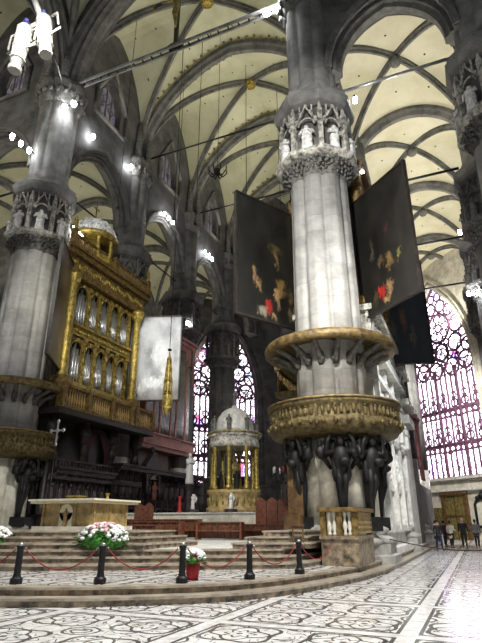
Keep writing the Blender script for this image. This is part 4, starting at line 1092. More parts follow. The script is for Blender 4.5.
# stalls closing the choir to the right of the tabernacle
t = thing('choir_screen', 'dark wooden screen closing the choir to the right of the tabernacle', 'screen', (0, 0, 0))
b = MB(); b.bx(-13.0, -7.2, 37.6, 38.2, 2.05, 4.6); b.bx(-13.2, -7.0, 37.4, 38.3, 4.6, 4.9); b.build('panelling', 'darkwood', t)
b = MB(); b.bx(-21.5, -17.3, 41.6, 42.2, 2.05, 4.9); b.bx(-21.7, -17.2, 41.5, 42.3, 4.9, 5.2); tag(b.build('choir_screen', 'darkwood'), 'dark wooden screen closing the choir to the left of the tabernacle', 'screen')
for k in range(9):
    b = MB(); b.ball((-12.5 + k * .6, 37.55, 3.5), (.2, .1, .6), 8, 6, .1); b.build('carved_panel', 'stallwood', t)

# ------------------------------------------------------------ tabernacle (little round temple)
TX, TY = -15.05, 33.6
t = thing('domed_tabernacle', 'round gilt temple on columns with a white dome, behind the altar', 'tabernacle', (TX, TY, .2)); t.scale = (.9, .9, .94)
b = MB(); b.lathe([(2.1, 2.12), (2.1, 2.4), (1.95, 2.5), (1.9, 3.3), (2.05, 3.4), (2.05, 3.62), (.5, 3.64)], n=48, rf=lambda a: 1 + .02 * math.cos(8 * a)); b.build('drum', 'altar', t)
for k in range(24): a = k * PI / 12; b = MB(); b.ball((1.93 * math.cos(a), 1.93 * math.sin(a), 2.85), (.12, .12, .30), 6, 5, .2); b.build('drum_relief', 'olivegold', t)
for k in range(8):
    a = k * PI / 4 + .19; b = MB(); b.lathe([(.25, 3.62), (.25, 3.85), (.16, 3.95), (.17, 4.3), (.14, 6.2), (.24, 6.5), (.24, 6.6)], (1.72 * math.cos(a), 1.72 * math.sin(a), 0), 14); b.build('column', 'gold', t)
b = MB(); b.lathe([(1.4, 6.6), (1.95, 6.6), (1.95, 6.95), (1.9, 7.0), (1.9, 7.35), (2.15, 7.5), (2.15, 7.65), (1.9, 7.75), (1.6, 7.85), (.3, 7.9), (.3, 6.9), (1.4, 6.8)], n=48)
for k in range(48): a = k * PI / 24; b.box((2.03 * math.cos(a), 2.03 * math.sin(a), 7.42), (.14, .1, .12), a)
b.build('entablature', 'carved', t)
b = MB(); b.lathe([(2.17, 7.5), (2.22, 7.56), (2.17, 7.64)], n=48); b.build('gilt_cornice', 'olivegold', t)
b = MB(); b.lathe([(1.5, 7.8), (1.5, 8.0), (1.46, 8.4), (1.3, 8.85), (1.0, 9.25), (.6, 9.52), (.25, 9.62), (.2, 9.8)], n=32, rf=lambda a: 1 + .015 * math.cos(16 * a)); b.build('dome', 'white_marble', t)
for k in range(8):
    a = k * PI / 4 + .19; b = MB(); figure(b, (1.82 * math.cos(a), 1.82 * math.sin(a), 7.72), 1.15, a + PI / 2, k); b.build('statuette', 'darkcarved', t)
b = MB(); figure(b, (0, 0, 9.78), 1.2, -.3, 5); b.tube([(.22, -.1, 9.9), (.24, -.1, 11.2)], .03, 5); b.build('crowning_statue', 'darkcarved', t)
b = MB(); b.lathe([(.7, 3.64), (.7, 3.9), (.45, 4.0), (.42, 5.0), (.55, 5.1), (.3, 5.5), (.1, 6.1)], n=12); b.build('inner_shrine', 'olivegold', t)
for k in range(4):
    a = k * PI / 2 + .6; b = MB(); figure(b, (1.0 * math.cos(a), 1.0 * math.sin(a), 3.64), 1.3, a + PI / 2, 7 + k); b.build('kneeling_angel', 'bronze', t)

# white angel statues, candelabra
def statue(label, loc, h, ped, m='petal', pm='stallwood', rz=PI / 2):
    t = thing('statue', label, 'statue', loc)
    b = MB(); figure(b, (0, 0, ped), h, rz, 6)
    b.tube([(-.1, .15, ped + h * .78), (-.2, .5, ped + h * .95), (-.1, .65, ped + h * .72), (0, .35, ped + h * .5)], [.06, .1, .08, .04], 6); b.build('figure', m, t)
    b = MB(); b.lathe([(.42, 0), (.42, .15), (.3, .25), (.27, ped * .75), (.4, ped - .1), (.4, ped)], n=12, smooth=False); b.build('pedestal', pm, t); return t
statue('white statue on a dark pedestal at the end of the north stalls', (-19.2, 34.8, 2.12), 2.2, 2.1)
statue('small white angel on the left of the tabernacle drum', (-16.9, 31.2, 2.12), .95, .25)
statue('small white angel on the right of the tabernacle drum', (-14.1, 31.0, 2.12), .95, .25)
b = MB(); b.lathe([(.25, 2.12), (.1, 2.3), (.08, 3.0), (.15, 3.1)], (-16.9, 29.5, 0), 10)
tag(b.build('red_lamp_stand', 'redcloth'), 'small red lamp stand before the north stalls', 'lamp')
def candelabrum(label, loc):
    t = thing('candelabrum', label, 'candelabrum', loc)
    b = MB(); b.lathe([(.35, 0), (.3, .1), (.1, .25), (.12, .9), (.07, 1.0), (.06, 2.2), (.12, 2.3)], n=12)
    for k in range(6):
        a = k * PI / 3; b.tube([(0, 0, 1.7), (.3 * math.cos(a), .3 * math.sin(a), 1.6), (.5 * math.cos(a), .5 * math.sin(a), 1.85), (.5 * math.cos(a), .5 * math.sin(a), 2.1)], .035, 6)
        b.ball((.5 * math.cos(a), .5 * math.sin(a), 2.1), .08, 6, 4)
    b.build('stand', 'iron', t)
    for k in range(6):
        a = k * PI / 3; b = MB(); b.lathe([(.035, 2.15), (.035, 2.5), (.01, 2.53)], (.5 * math.cos(a), .5 * math.sin(a), 0), 8); b.build('candle', 'redcloth' if k == 5 else 'whitepaint', t)
candelabrum('branched dark candelabrum right of the tabernacle, beside the nearer pier', (-10.3, 29.8, 2.12))
candelabrum('branched dark candelabrum behind the one beside the nearer pier', (-10.4, 33.5, 2.12))

# ------------------------------------------------------------ benches
def bench(label, loc, L, rz=0, h=.62, ends=True):
    t = thing('choir_bench', label, 'bench', loc, rz, 'red-brown choir benches')
    b = MB(); b.bx(-L / 2, L / 2, .15, .22, .05, h); b.build('back', 'redwood', t)
    b = MB(); b.bx(-L / 2, L / 2, -.25, .2, .36, .42); b.build('seat', 'redwood', t)
    b = MB(); b.bx(-L / 2 - .03, L / 2 + .03, .08, .3, h, h + .06); b.build('top_rail', 'redwood', t)
    for i in range(max(2, int(L / .3)) + 1): b = MB(); x = -L / 2 + L * i / max(2, int(L / .3)); b.bx(x - .03, x + .03, .10, .15, .08, h); b.bx(x - .03, x + .03, .22, .27, .08, h); b.build('panel_rib', 'doorwood', t)
    for s in (-1, 1): b = MB(); b.bx(s * L / 2 - .04, s * L / 2 + .04, -.28, .28, 0, h + .02); b.build('end_panel', 'redwood', t)
    return t
def facing(x, y, a): return a
def panel_seat(label, loc, n, h, rz=0):
    t = thing('clergy_seat', label, 'chair', loc, rz)
    b = MB(); b.bx(-n * .3, n * .3, -.5, .05, 0, .45); b.build('seat', 'redwood', t)
    for i in range(n):
        x = (i - (n - 1) / 2) * .6; b = MB(); b.slab([(x - .28, 0), (x + .28, 0), (x + .28, h - .2), (x, h), (x - .28, h - .2)], (0, 0, 0), (1, 0, 0), (0, 0, 1), .1); b.build('tall_back', 'redwood', t)
    return t
bench('short red-brown kneeler front standing in the gap between the altar steps and the pulpit steps', (-11.1, 23.2, ZC), 2.1, .15, .72)
bench('long red-brown bench behind the short kneeler, toward the nearer pier', (-10.1, 25.3, ZC), 4.8, .12, .62)
bench('red-brown bench right behind the altar', (-14.9, 20.6, ZC), 4.0, .1, .60)
bench('red-brown bench in the second row behind the altar', (-15.0, 22.6, ZC), 4.2, .1, .75)
bench('red-brown bench in the third row behind the altar', (-14.9, 24.2, ZC), 4.2, .1, .85)
panel_seat('row of tall red-brown seat backs left of the nearer pier', (-9.5, 25.9, ZC), 3, 1.95)
panel_seat('tall red-brown seat back behind the altar, right of the candlestick', (-16.5, 25.0, ZC), 2, 1.75)
t = thing('priest_chair', 'tall curved brown chair back against the nearer pier', 'chair', (-6.55, 20.6, ZP))
b = MB(); b.slab([(-.3, 0), (.3, 0), (.3, 2.4), (.15, 2.85), (-.15, 2.85), (-.3, 2.4)], (0, 0, 0), (1, 0, 0), (0, 0, 1), .14); b.build('back', 'doorwood', t)
b = MB(); b.bx(-.32, .32, -.6, 0, 0, .5); b.build('seat', 'doorwood', t)
t = thing('wooden_stool', 'small dark wooden stool on the steps beside the marble parapet', 'stool', (-5.36, 16.93, ZP - .34), .3)
b = MB(); b.box((0, 0, .5), (.42, .34, .05)); b.box((0, 0, .42), (.36, .28, .1)); b.build('seat', 'doorwood', t)
for sx in (-1, 1):
    for sy in (-1, 1): b = MB(); b.box((sx * .16, sy * .12, .23), (.05, .05, .46)); b.build('leg', 'doorwood', t)
# processional cross
t = thing('processional_cross', 'silver cross on a tall pole in front of the dark organ gallery', 'cross', (-19.3, 20.8, ZC)); PZ = ZP - ZC
b = MB(); b.tube([(0, 0, 0), (0, 0, 4.4)], .03, 6); b.lathe([(.25, 0), (.2, .1), (.05, .2)], n=10); b.build('pole', 'iron', t)
b = MB(); b.box((0, 0, 4.5), (.08, .05, 1.25)); b.box((0, 0, 4.65), (.8, .05, .08))
for p in ((0, 5.12), (-.4, 4.65), (.4, 4.65), (0, 3.95)): b.ball((p[0], 0, p[1]), (.11, .05, .11), 8, 5)
b.ball((0, 0, 4.65), (.13, .06, .13), 8, 5); b.build('cross_head', 'pipe', t, (0, 0, PZ))

# hanging gold lantern
t = thing('hanging_lantern', 'tiered gilt gothic lantern hanging on a long chain before the pink organ', 'lantern', (-14.8, 24.0, 0))
b = MB()
for z0_, r0, hh in ((7.5, .28, .75), (8.3, .24, .65), (9.0, .18, .6), (9.65, .12, .5)):
    b.lathe([(r0 * .8, z0_), (r0, z0_ + .06), (r0 * .72, z0_ + .1), (r0 * .72, z0_ + hh - .1), (r0 * 1.05, z0_ + hh - .05), (r0 * .7, z0_ + hh)], n=12, rf=lambda a: oct_rf(a, 6, 0), smooth=False)
    for k in range(6): a = k * PI / 3; b.box((r0 * math.cos(a), r0 * math.sin(a), z0_ + hh / 2), (.05, .05, hh * 1.1), a); b.box((r0 * math.cos(a), r0 * math.sin(a), z0_ + hh * 1.15), (.05, .05, .2), a, .05)
b.lathe([(.03, 6.95), (.1, 7.1), (.22, 7.35), (.25, 7.5)], n=10); b.lathe([(.1, 10.1), (.02, 10.7)], n=8); b.build('tiered_body', 'gold', t)
b = MB(); b.tube([(0, 0, 10.6), (0, 0, 32)], .02, 5); b.ball((0, 0, 10.75), (.13, .13, .08), 8, 4); b.build('chain', 'iron', t)

# ------------------------------------------------------------ ties, great beam and crucifix
def tie(label, a, b_, z, r=.07, name='tie_rod'):
    b = MB(); b.tube([(*a, z), (*b_, z)], r, 6); tag(b.build(name, 'pipe' if 'pale' in label else 'iron'), label, 'tie rod', 'iron tie rods')
for i in range(1, 4): tie(('iron tie rod across the high vault, first beyond the crucifix beam', 'iron tie rod across the high vault, second beyond the crucifix beam', 'farthest iron tie rod across the high vault')[i - 1], (XN + 1, YB[i]), (XS - 1, YB[i]), 32.4, .08)
for i in range(0, 4): tie(('pale tie rod from the statue capital of the nearer pier to the right frame edge', 'tie rod over the south aisle above the painting with the red cloak', 'third tie rod over the south aisle', 'farthest tie rod over the south aisle')[i], (XS + 1.6, YB[i]), (XR - 1.6, YB[i]), 23.7, .09)
for i in range(0, 3): tie(('tie rod across the north arcade arch above the gilded organ', 'tie rod across the north arcade arch above the pink organ', 'tie rod across the farthest north arcade arch')[i], (XN, YB[i] + 1.5), (XN, YB[i + 1] - 1.5), 24.0, .07)
tie('tie rod left of the farther pier in the transept arch', (XO + 1.5, YB[0]), (XN - 1.5, YB[0]), 23.9, .08)
t = thing('crucifix_beam', 'long grey double beam spanning the choir entrance and carrying the crucifix', 'beam', (0, 0, 0))
for q in (-.2, .2):
    b = MB(); b.bx(XN + 1.6, XS - 1.2, YB[0] + q - .06, YB[0] + q + .06, 31.95, 32.15); b.build('timber', 'midstone', t)
for i in range(22): b = MB(); x = XN + 2 + i * .74; b.bx(x - .04, x + .04, YB[0] - .16, YB[0] + .16, 32.0, 32.1); b.build('strap', 'iron', t)
t = thing('crucifix', 'large dark and gilt crucifix standing on the beam', 'crucifix', (-14.55, YB[0], 32.15))
b = MB(); b.bx(-.14, .14, -.1, .1, 0, 6.6); b.bx(-2.0, 2.0, -.09, .09, 4.6, 4.9)
b.build('cross', 'darkwood', t)
b = MB(); b.box((0, 0, .15), (1.1, .5, .3), 0, .6); b.build('foot', 'darkwood', t)
b = MB()
for s in (-1, 1):
    for dz in (-.2, 0, .2): b.ball((s * 2.05, 0, 4.75 + dz * 1.3), (.2, .08, .15), 8, 5)
    b.tube([(0, -.15, 4.4), (s * .35, -.2, 4.5), (s * .8, -.18, 4.6), (s * 1.35, -.14, 4.75)], [.16, .12, .09, .06], 7)
b.tube([(0, -.2, 4.55), (0, -.25, 4.1), (.03, -.24, 3.6), (-.05, -.3, 3.0), (0, -.2, 2.2), (0, -.18, 1.7)], [.1, .27, .2, .22, .13, .07], 8); b.ball((.05, -.3, 4.8), (.17, .18, .22), 8, 6)
b.build('gilt_figure', 'olivegold', t)

# hanging sanctuary chandelier, vault bosses
t = thing('hanging_chandelier', 'small dark spiky chandelier hanging high in the choir', 'chandelier', (-14.8, 29.6, 0))
b = MB(); b.ball((0, 0, 27), (.25, .25, .4), 8, 5)
for k in range(8): a = k * PI / 4; b.tube([(0, 0, 26.8), (.45 * math.cos(a), .45 * math.sin(a), 26.6), (.75 * math.cos(a), .75 * math.sin(a), 27.0), (.75 * math.cos(a), .75 * math.sin(a), 27.3)], .05, 5)
b.build('arms', 'iron', t)
b = MB(); b.tube([(0, 0, 27.2), (0, 0, 42.4)], .02, 5); b.build('cable', 'iron', t)
for i in range(4):
    y = (YB[i] + YB[i + 1]) / 2
    b = MB(); b.lathe([(.05, -.55), (.35, -.5), (.55, -.3), (.55, -.05), (.4, 0)], (0, 0, 0), 20)
    for k in range(10): a = k * PI / 5; b.ball((.38 * math.cos(a), .38 * math.sin(a), -.48), .1, 6, 4)
    o = b.build('vault_boss', 'gold'); o.location = (-14.8, y, 42.75); tag(o, ('gilt boss of the high vault nearest the crucifix', 'gilt boss of the high vault, second from the crucifix', 'gilt boss of the high vault, third from the crucifix', 'gilt boss of the farthest high vault')[i], 'boss', 'gilt vault bosses')
    b = MB(); b.lathe([(.05, -.5), (.3, -.42), (.42, -.2), (.4, 0)], (0, 0, 0), 16); o = b.build('vault_boss', 'rib'); o.location = ((XS + XR) / 2, y, 29.75)
    tag(o, ('stone boss of the nearest south aisle vault', 'stone boss of the second south aisle vault', 'stone boss of the third south aisle vault', 'stone boss of the farthest south aisle vault')[i], 'boss', 'stone vault bosses')
# thin cables before the high vault
for i, (x, y) in enumerate(((-17.2, 27.5), (-16.0, 28.6), (-13.8, 33), (-12.2, 37), (-20.0, 24.6))):
    b = MB(); b.tube([(x, y, 22), (x, y, 41)], .03, 4); b.ball((x, y, 22), .12, 6, 4)
    tag(b.build('hanging_cable', 'iron'), 'thin dark cable hanging from the high choir vault', 'cable', 'thin cables hanging from the vault')

# white loudspeaker clusters hanging at the upper left
def speaker(label, loc, tilt, rz):
    t = thing('hanging_loudspeaker', label, 'loudspeaker', loc); t.rotation_euler = (tilt[0], tilt[1], rz)
    b = MB(); b.lathe([(.26, -1.35), (.29, -1.2), (.2, -1.0), (.29, -.75), (.31, -.3), (.33, .9), (.28, 1.1), (.16, 1.15)], n=10, smooth=False)
    for z in (-.75, -.1, .5, .95): b.lathe([(.34, z - .03), (.34, z + .03)], n=10, smooth=False)
    b.build('housing', 'whitepaint', t)
    b = MB()
    for s in (-1, 1): b.tube([(s * .42, 0, .9), (s * .75, 0, .9), (s * .75, 0, .1)], .05, 5)
    b.tube([(-.75, 0, -.1), (.85, 0, -.2)], .05, 5); b.build('arms', 'whitepaint', t)
    b = MB(); b.lathe([(.15, 1.15), (.2, 1.3), (.1, 1.4)], n=8); b.build('swivel', 'bluegrey', t)
    b = MB(); b.ball((.1, -.1, 1.35), .12, 6, 4); b.build('knob', 'bluegrey', t)
    return t
speaker('white cylindrical loudspeaker hanging at upper left, the lower one', (-15.15, 11.2, 20.6), (0, .05), 0)
speaker('white cylindrical loudspeaker hanging at upper left, the higher one', (-14.2, 11.5, 21.2), (0, -.22), 0)
t = thing('lighting_truss', 'white bracket and dark arm from which the loudspeakers hang', 'bracket', (0, 0, 0))
b = MB(); b.box((-14.65, 11.5, 21.9), (.9, .2, .5)); b.build('plate', 'whitepaint', t)
b = MB(); b.tube([(-14.4, 11.5, 21.9), (-15.4, 11.2, 24.5)], .14, 6); b.build('white_arm', 'whitepaint', t)
b = MB(); b.tube([(-24.0, 22.0, 32), (-14.4, 11.6, 21.9)], .05, 5); b.build('cable', 'iron', t)

# ------------------------------------------------------------ door, panels on the south-east wall
mid, d, inw = se
def on_se(s, z, off=.75): return mid + d * s + inw * off + Vector((0, 0, z))
def wall_panel(b, s0, s1, z0_, z1_, off, th): b.slab([(s0, z0_), (s1, z0_), (s1, z1_), (s0, z1_)], mid + inw * off, d, (0, 0, 1), th)
# s along d: from NE end (-) to SW end (+)
t = thing('sacristy_door', 'tall brown gilt door in a dark frame under the great window', 'door', (0, 0, 0))
b = MB(); wall_panel(b, -1.9, 0.9, 0, 4.3, .75, .16); b.build('leaf', 'olivegold', t)
b = MB(); wall_panel(b, -2.25, -1.85, 0, 4.5, .85, .3); wall_panel(b, .85, 1.25, 0, 4.5, .85, .3); wall_panel(b, -2.3, 1.3, 4.2, 4.55, .88, .4); wall_panel(b, -.55, -.45, 0, 4.2, .82, .14); wall_panel(b, -1.9, .9, 2.1, 2.25, .82, .14); b.build('frame', 'doorwood', t)
b = MB(); wall_panel(b, -3.75, -2.5, .8, 3.0, .76, .12); tag(b.build('bronze_plaque', 'olivegold'), 'flat tan panel left of the tall door under the great window', 'plaque')
t = thing('framed_monument', 'light plaque in a black scrolled frame right of the tall door', 'monument', (0, 0, 0))
b = MB(); wall_panel(b, 2.3, 4.2, 1.3, 3.4, .76, .12); b.build('plaque', 'cream', t)
b = MB(); b.tube([on_se(s, z, .9) for s, z in ((2.2, 1.2), (2.2, 3.2), (2.5, 3.6), (3.25, 3.8), (4.0, 3.6), (4.3, 3.2), (4.3, 1.2), (2.2, 1.2))], .14, 6)
b.ball(on_se(3.25, 4.0, .9), (.4, .4, .3), 8, 5, .2); b.ball(on_se(2.6, 3.8, .9), .2, 6, 4); b.ball(on_se(3.9, 3.8, .9), .2, 6, 4); b.build('frame', 'bronze', t)

# ------------------------------------------------------------ visitors
def skin_body(name, joints, edges, radii, m, parent, root=0):
    me = bpy.data.meshes.new(name); me.from_pydata(joints, edges, [])
    o = bpy.data.objects.new(name, me); C.objects.link(o)
    o.modifiers.new('s', 'SKIN'); sub = o.modifiers.new('u', 'SUBSURF'); sub.levels = 1; sub.render_levels = 1
    for i, r in enumerate(radii):
        rr = r if isinstance(r, tuple) else (r, r); me.skin_vertices[0].data[i].radius = rr; me.skin_vertices[0].data[i].use_root = (i == root)
    dg = bpy.context.evaluated_depsgraph_get(); dg.update(); me2 = bpy.data.meshes.new_from_object(o.evaluated_get(dg))
    bpy.data.objects.remove(o); me2.materials.clear(); me2.materials.append(m if not isinstance(m, str) else M[m])
    me2.polygons.foreach_set('use_smooth', [True] * len(me2.polygons))
    o = bpy.data.objects.new(name, me2); C.objects.link(o); o.parent = parent
    return o
def person(label, loc, rz, h, top, trou, hair, coat='jacket', step=.12, arm=0, bag=None):
    t = thing('person', label, 'person', loc, rz); s = h / 1.72
    J = [(0, 0, .93), (0, 0, 1.1), (0, 0, 1.3), (0, 0, 1.45), (0, -.01, 1.53), (0, -.015, 1.62), (0, -.01, 1.70)]
    E = [(0, 1), (1, 2), (2, 3), (3, 4), (4, 5), (5, 6)]; R = [(.14, .11), (.13, .1), (.15, .11), (.1, .08), .05, (.075, .09), (.055, .06)]
    for q, sd in enumerate((-1, 1)):
        k = len(J); st = step * sd
        J += [(sd * .09, 0, .86), (sd * .10, -st * .6 - .02, .48), (sd * .10, st * -.9 + .03, .09), (sd * .11, st * -.9 - .12, .03)]
        E += [(0, k), (k, k + 1), (k + 1, k + 2), (k + 2, k + 3)]; R += [.095, .06, .042, (.04, .03)]
        k = len(J); ay = -.22 if arm == sd else .0
        J += [(sd * .19, 0, 1.41), (sd * .25, .03, 1.14), (sd * .24, -.06 + ay, .92 + abs(ay)), (sd * .235, -.1 + ay * 1.3, .82 + abs(ay) * 1.4)]
        E += [(3, k), (k, k + 1), (k + 1, k + 2), (k + 2, k + 3)]; R += [.062, .045, .033, .035]
    J = [(x * s, y * s, z * s) for x, y, z in J]; R = [tuple(v * s for v in r) if isinstance(r, tuple) else r * s for r in R]
    RB = [tuple(v * (.6 if i < 4 else 1) for v in r) if isinstance(r, tuple) else r * (.62 if i in (7, 8, 9, 11, 12, 15, 16, 17, 19, 20) else 1) for i, r in enumerate(R)]
    skin_body('body', J, E, RB, 'skin', t)
    # trousers
    JT = [J[0], J[7], J[8], J[9], J[15], J[16], J[17]]; ET = [(0, 1), (1, 2), (2, 3), (0, 4), (4, 5), (5, 6)]
    skin_body('trousers', JT, ET, [(.16 * s, .13 * s), .11 * s, .08 * s, .06 * s, .11 * s, .08 * s, .06 * s], trou, t)
    JC = [J[0], J[1], J[2], J[3], J[11], J[12], J[13], J[19], J[20], J[21]]
    lowz = {'jacket': .80, 'coat': .55}[coat]
    JC.append((0, 0, lowz * s)); EC = [(0, 1), (1, 2), (2, 3), (3, 4), (4, 5), (5, 6), (3, 7), (7, 8), (8, 9), (0, 10)]
    skin_body('coat', JC, EC, [(.18 * s, .14 * s), (.17 * s, .13 * s), (.185 * s, .14 * s), (.13 * s, .1 * s), .085 * s, .065 * s, .05 * s, .085 * s, .065 * s, .05 * s, (.2 * s, .16 * s)], top, t)
    b = MB(); b.ball((0, .02 * s, 1.66 * s), (.095 * s, .11 * s, .115 * s), 10, 7); b.build('hair', hair, t)
    for sd in (-1, 1):
        b = MB(); b.ball((sd * .11 * s, (-.9 * step * sd - .06) * s, .04 * s), (.05 * s, .13 * s, .045 * s), 8, 5); b.build('shoe', 'iron', t)
    if bag:
        b = MB(); b.ball((0, .2 * s, 1.2 * s), (.15 * s, .1 * s, .2 * s), 8, 6); b.build('backpack', bag, t)
    return t
cl = {k: mat(k, c, .85, var=.2, scale=8) for k, c in dict(black_cloth=(.012, .012, .014), navy_cloth=(.02, .025, .06), white_cloth=(.62, .60, .52), grey_cloth=(.12, .12, .14), blue_jean=(.04, .06, .14), orange_cloth=(.5, .12, .04), brown_hair=(.06, .03, .015), grey_hair=(.4, .4, .4), dark_hair=(.015, .012, .01), plum_cloth=(.10, .02, .06)).items()}
PPL = [('person in a black jacket and dark jeans walking, at the front left of the visitors', (-2.5, 36.6), .5, 1.7, 'black_cloth', 'navy_cloth', 'dark_hair', 'jacket', .2, 0, None),
       ('person in a long cream coat beside the one in the black jacket', (-1.95, 40.6), 2.8, 1.66, 'white_cloth', 'black_cloth', 'brown_hair', 'coat', .1, -1, None),
       ('person in a plum coat partly behind the one in the cream coat', (-2.45, 42.2), 2.5, 1.68, 'plum_cloth', 'black_cloth', 'dark_hair', 'jacket', .1, 0, None),
       ('tall grey-haired person in a black jacket, back turned, middle of the visitors', (-1.15, 40.6), 0, 1.84, 'black_cloth', 'black_cloth', 'grey_hair', 'jacket', .14, 0, None),
       ('person in a grey-blue top and black jacket right of the tall grey-haired one', (-.35, 40.0), 2.9, 1.74, 'grey_cloth', 'black_cloth', 'brown_hair', 'jacket', .1, 1, None),
       ('person in a black jacket and light scarf toward the right frame edge', (.45, 40.9), 3.1, 1.72, 'black_cloth', 'black_cloth', 'brown_hair', 'coat', .1, 0, None),
       ('person in black cut by the right frame edge', (.95, 40.0), .2, 1.76, 'black_cloth', 'navy_cloth', 'dark_hair', 'jacket', .15, 0, 'navy_cloth'),
       ('person in an orange jacket far back by the pier bases', (-4.1, 47.5), 2.0, 1.65, 'orange_cloth', 'blue_jean', 'brown_hair', 'jacket', .15, 0, None),
       ('person in a pale jacket far back, right of the orange one', (-3.3, 46.5), 1.0, 1.7, 'white_cloth', 'blue_jean', 'dark_hair', 'jacket', .15, 0, None)]
for (l, p, rz, h, tp, tr_, hr, ct, st, am, bg) in PPL:
    person(l, (p[0], p[1], 0), rz, h, cl[tp], cl[tr_], cl[hr], ct, st, am, cl[bg] if bg else None)

# ------------------------------------------------------------ lamps on the masonry, vault lights and added fill spots
def lamp(label, p, n=1, aim=(0, 0, 1), size=.22, energy=0, lp=None, spread=.5, col=(1, .97, .9), along=(0, 1, 0)):
    t = thing('spotlight', label, 'lamp', p); size *= .72
    al = Vector(along)
    b = MB()
    b.tube([tuple(al * (-spread * n / 2)) , tuple(al * (spread * n / 2))], .06, 6); b.build('rail', 'iron', t)
    for i in range(n):
        c = al * ((i - (n - 1) / 2) * spread)
        b = MB(); b.lathe([(.1, -.25), (size, 0), (size * .9, .02)], (c.x, c.y, 0), 10); b.ball((c.x, c.y, .06), (size * .9, size * .9, size * .6), 10, 6); b.build('lit_head', 'lamp', t)
    return t
def plight(p, e, col=(1, .95, .85), r=.3, kind='POINT', aim=None, angle=1.5, blend=.6):
    l = bpy.data.lights.new('lamp_and_fill_beam', kind); l.energy = e; l.color = col
    if kind in ('POINT', 'SPOT'): l.shadow_soft_size = r
    if kind == 'SPOT': l.spot_size = angle; l.spot_blend = blend
    o = bpy.data.objects.new('lamp_and_fill_beam', l); C.objects.link(o); o.location = p
    if aim is not None: o.rotation_euler = (Vector(aim) - Vector(p)).to_track_quat('-Z', 'Y').to_euler()
    return o
LX = -23.35
lamp('row of four lamps in the transept arch left of the farther pier', (-24.9, 20.3, 25.6), 4, spread=.75)
lamp('pair of lamps on the top of the farther pier capital', (-22.6, 21.4, 29.3), 2, along=(1, 0, 0), spread=.8, size=.3)
lamp('single lamp on the arcade wall right of the farther pier', (LX, 24.9, 29.6), 1, size=.3)
lamp('single lamp between the gilded organ dome and the dark pier', (LX, 29.9, 30.3), 1, size=.3)
lamp('row of three lamps above the second north arcade arch', (LX, 36.4, 29.0), 3, spread=.8)
lamp('row of three lamps above the third north arcade arch', (LX, 44.9, 29.2), 3, spread=.9)
lamp('pair of lamps below the capital of the pier beside the pink organ', (-22.9, 40.2, 19.4), 2, spread=.4, size=.15)
lamp('bright lamp at the top of the nearer pier', (-7.4, 21.9, 31.5), 2, size=.36, along=(1, 0, 0), spread=.6)
lamp('lamp right of the statue capital of the nearer pier', (-2.9, 22.2, 22.9), 1, size=.16)
lamp('upper lamp cluster on the shadowed pier at the right frame edge', (2.0, 35.4, 20.9), 3, along=(1, 0, 0), size=.16, spread=.35)
lamp('lower lamp cluster on the shadowed pier at the right frame edge', (2.05, 40.2, 18.1), 3, along=(1, 0, 0), size=.16, spread=.35)
lamp('small lamp tube beside the leaf band of the nearer pier', (-3.3, 23.9, 19.6), 2, along=(1, 0, 0), size=.1, spread=.3)

WARM = (1, .94, .78); COOL = (.93, .96, 1)
for i in range(4):
    yb = (YB[i] + YB[i + 1]) / 2
    for x in (-22.6, -7.0):
        plight((x, yb, 30.2), (700, 850, 950, 950)[i] * (1 if x < -10 else 1.5), WARM, .4, 'SPOT', (-14.8, yb, 41), 2.4, .9)
    plight((-0.8, yb, 20.5), 1700, (1, .96, .86), .4, 'SPOT', (-.8, yb, 30), 2.6, .8); plight((-29.2, yb, 20), 600, WARM, .4, 'SPOT', (-29.2, yb, 30), 2.6, .8)
for p in ((-23.3, 24.9, 29.9), (-23.3, 29.9, 30.6), (-23.0, 36.4, 29.5), (-23.0, 44.9, 29.6), (-22.6, 21.2, 29.8), (-24.9, 20.0, 26)):
    plight(p, 28, COOL, .2)
plight((-7.9, 21.4, 32.2), 80, COOL, .2); plight((1.4, 35.4, 21.2), 60, COOL, .2); plight((1.4, 40.2, 18.4), 60, COOL, .2)
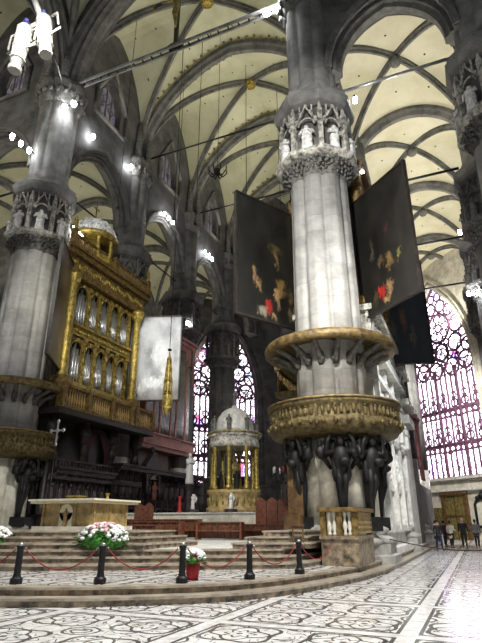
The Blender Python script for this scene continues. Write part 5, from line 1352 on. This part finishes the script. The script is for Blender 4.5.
plight((-38.8, 27, 20), 700, WARM, .4, 'SPOT', (-38.8, 27, 30), 2.6, .8)
plight((-29, 13, 30), 800, WARM)
plight((-3.5, 3.5, 15), 12000, (1, .98, .95), .5, 'SPOT', (XS, YB[0], 12), .95)  # spots from here on are added to brighten the scene; no fittings there
plight((-3.5, 5, 20), 5000, (1, .98, .95), .5, 'SPOT', (XS, YB[0], 22), .5)
plight((-8, 4, 22), 8000, (1, .98, .95), .5, 'SPOT', (XN, YB[0], 17), .75)
plight((-12, 8, 22), 6000, WARM, .5, 'SPOT', (-22.7, 28, 14), .6)
plight((-13, 20, 22), 9000, COOL, .3, 'SPOT', (-21, 33, 14), .4)  # added to lift the pale painting
plight((-10, 8, 18), 4500, (1, .97, .9), .4, 'SPOT', (-14.8, 33.6, 6), .5)
plight((-3, 8, 20), 6500, (1, .97, .9), .6, 'SPOT', (-10, 14, 0), 1.3)
plight((1.5, 24, 14), 3800, COOL, .5, 'SPOT', (-3.6, 28, 5), 1.1)  # added to lift the white choir wall
plight((-1, 44, 16), 9000, (1, .97, .92), .6, 'SPOT', (-1.5, 60, 3), 1.8)  # added to lift the ambulatory wall behind the visitors
plight((2.5, 10, 20), 14000, (1, .98, .95), .8, 'SPOT', (-2, 14, 0), 1.9)  # added to lift the floor

# ------------------------------------------------------------ daylight, camera, view
w = bpy.data.worlds.new('dim_nave_daylight'); SC.world = w; w.use_nodes = True
bg = w.node_tree.nodes['Background']; bg.inputs[0].default_value = (.86, .92, 1, 1); bg.inputs[1].default_value = .17
cam = bpy.data.cameras.new('camera'); co = bpy.data.objects.new('camera', cam); C.objects.link(co); SC.camera = co
cam.sensor_fit = 'VERTICAL'; cam.sensor_height = 24; cam.lens = 24 * 515 / 643
cam.clip_end = 300
co.location = (0, 0, 1.6); co.rotation_euler = (math.radians(90 + 21.3), 0, math.radians(23.4))
SC.view_settings.view_transform = 'Standard'; SC.view_settings.look = 'None'; SC.view_settings.gamma = 1
SC.view_settings.exposure = .6
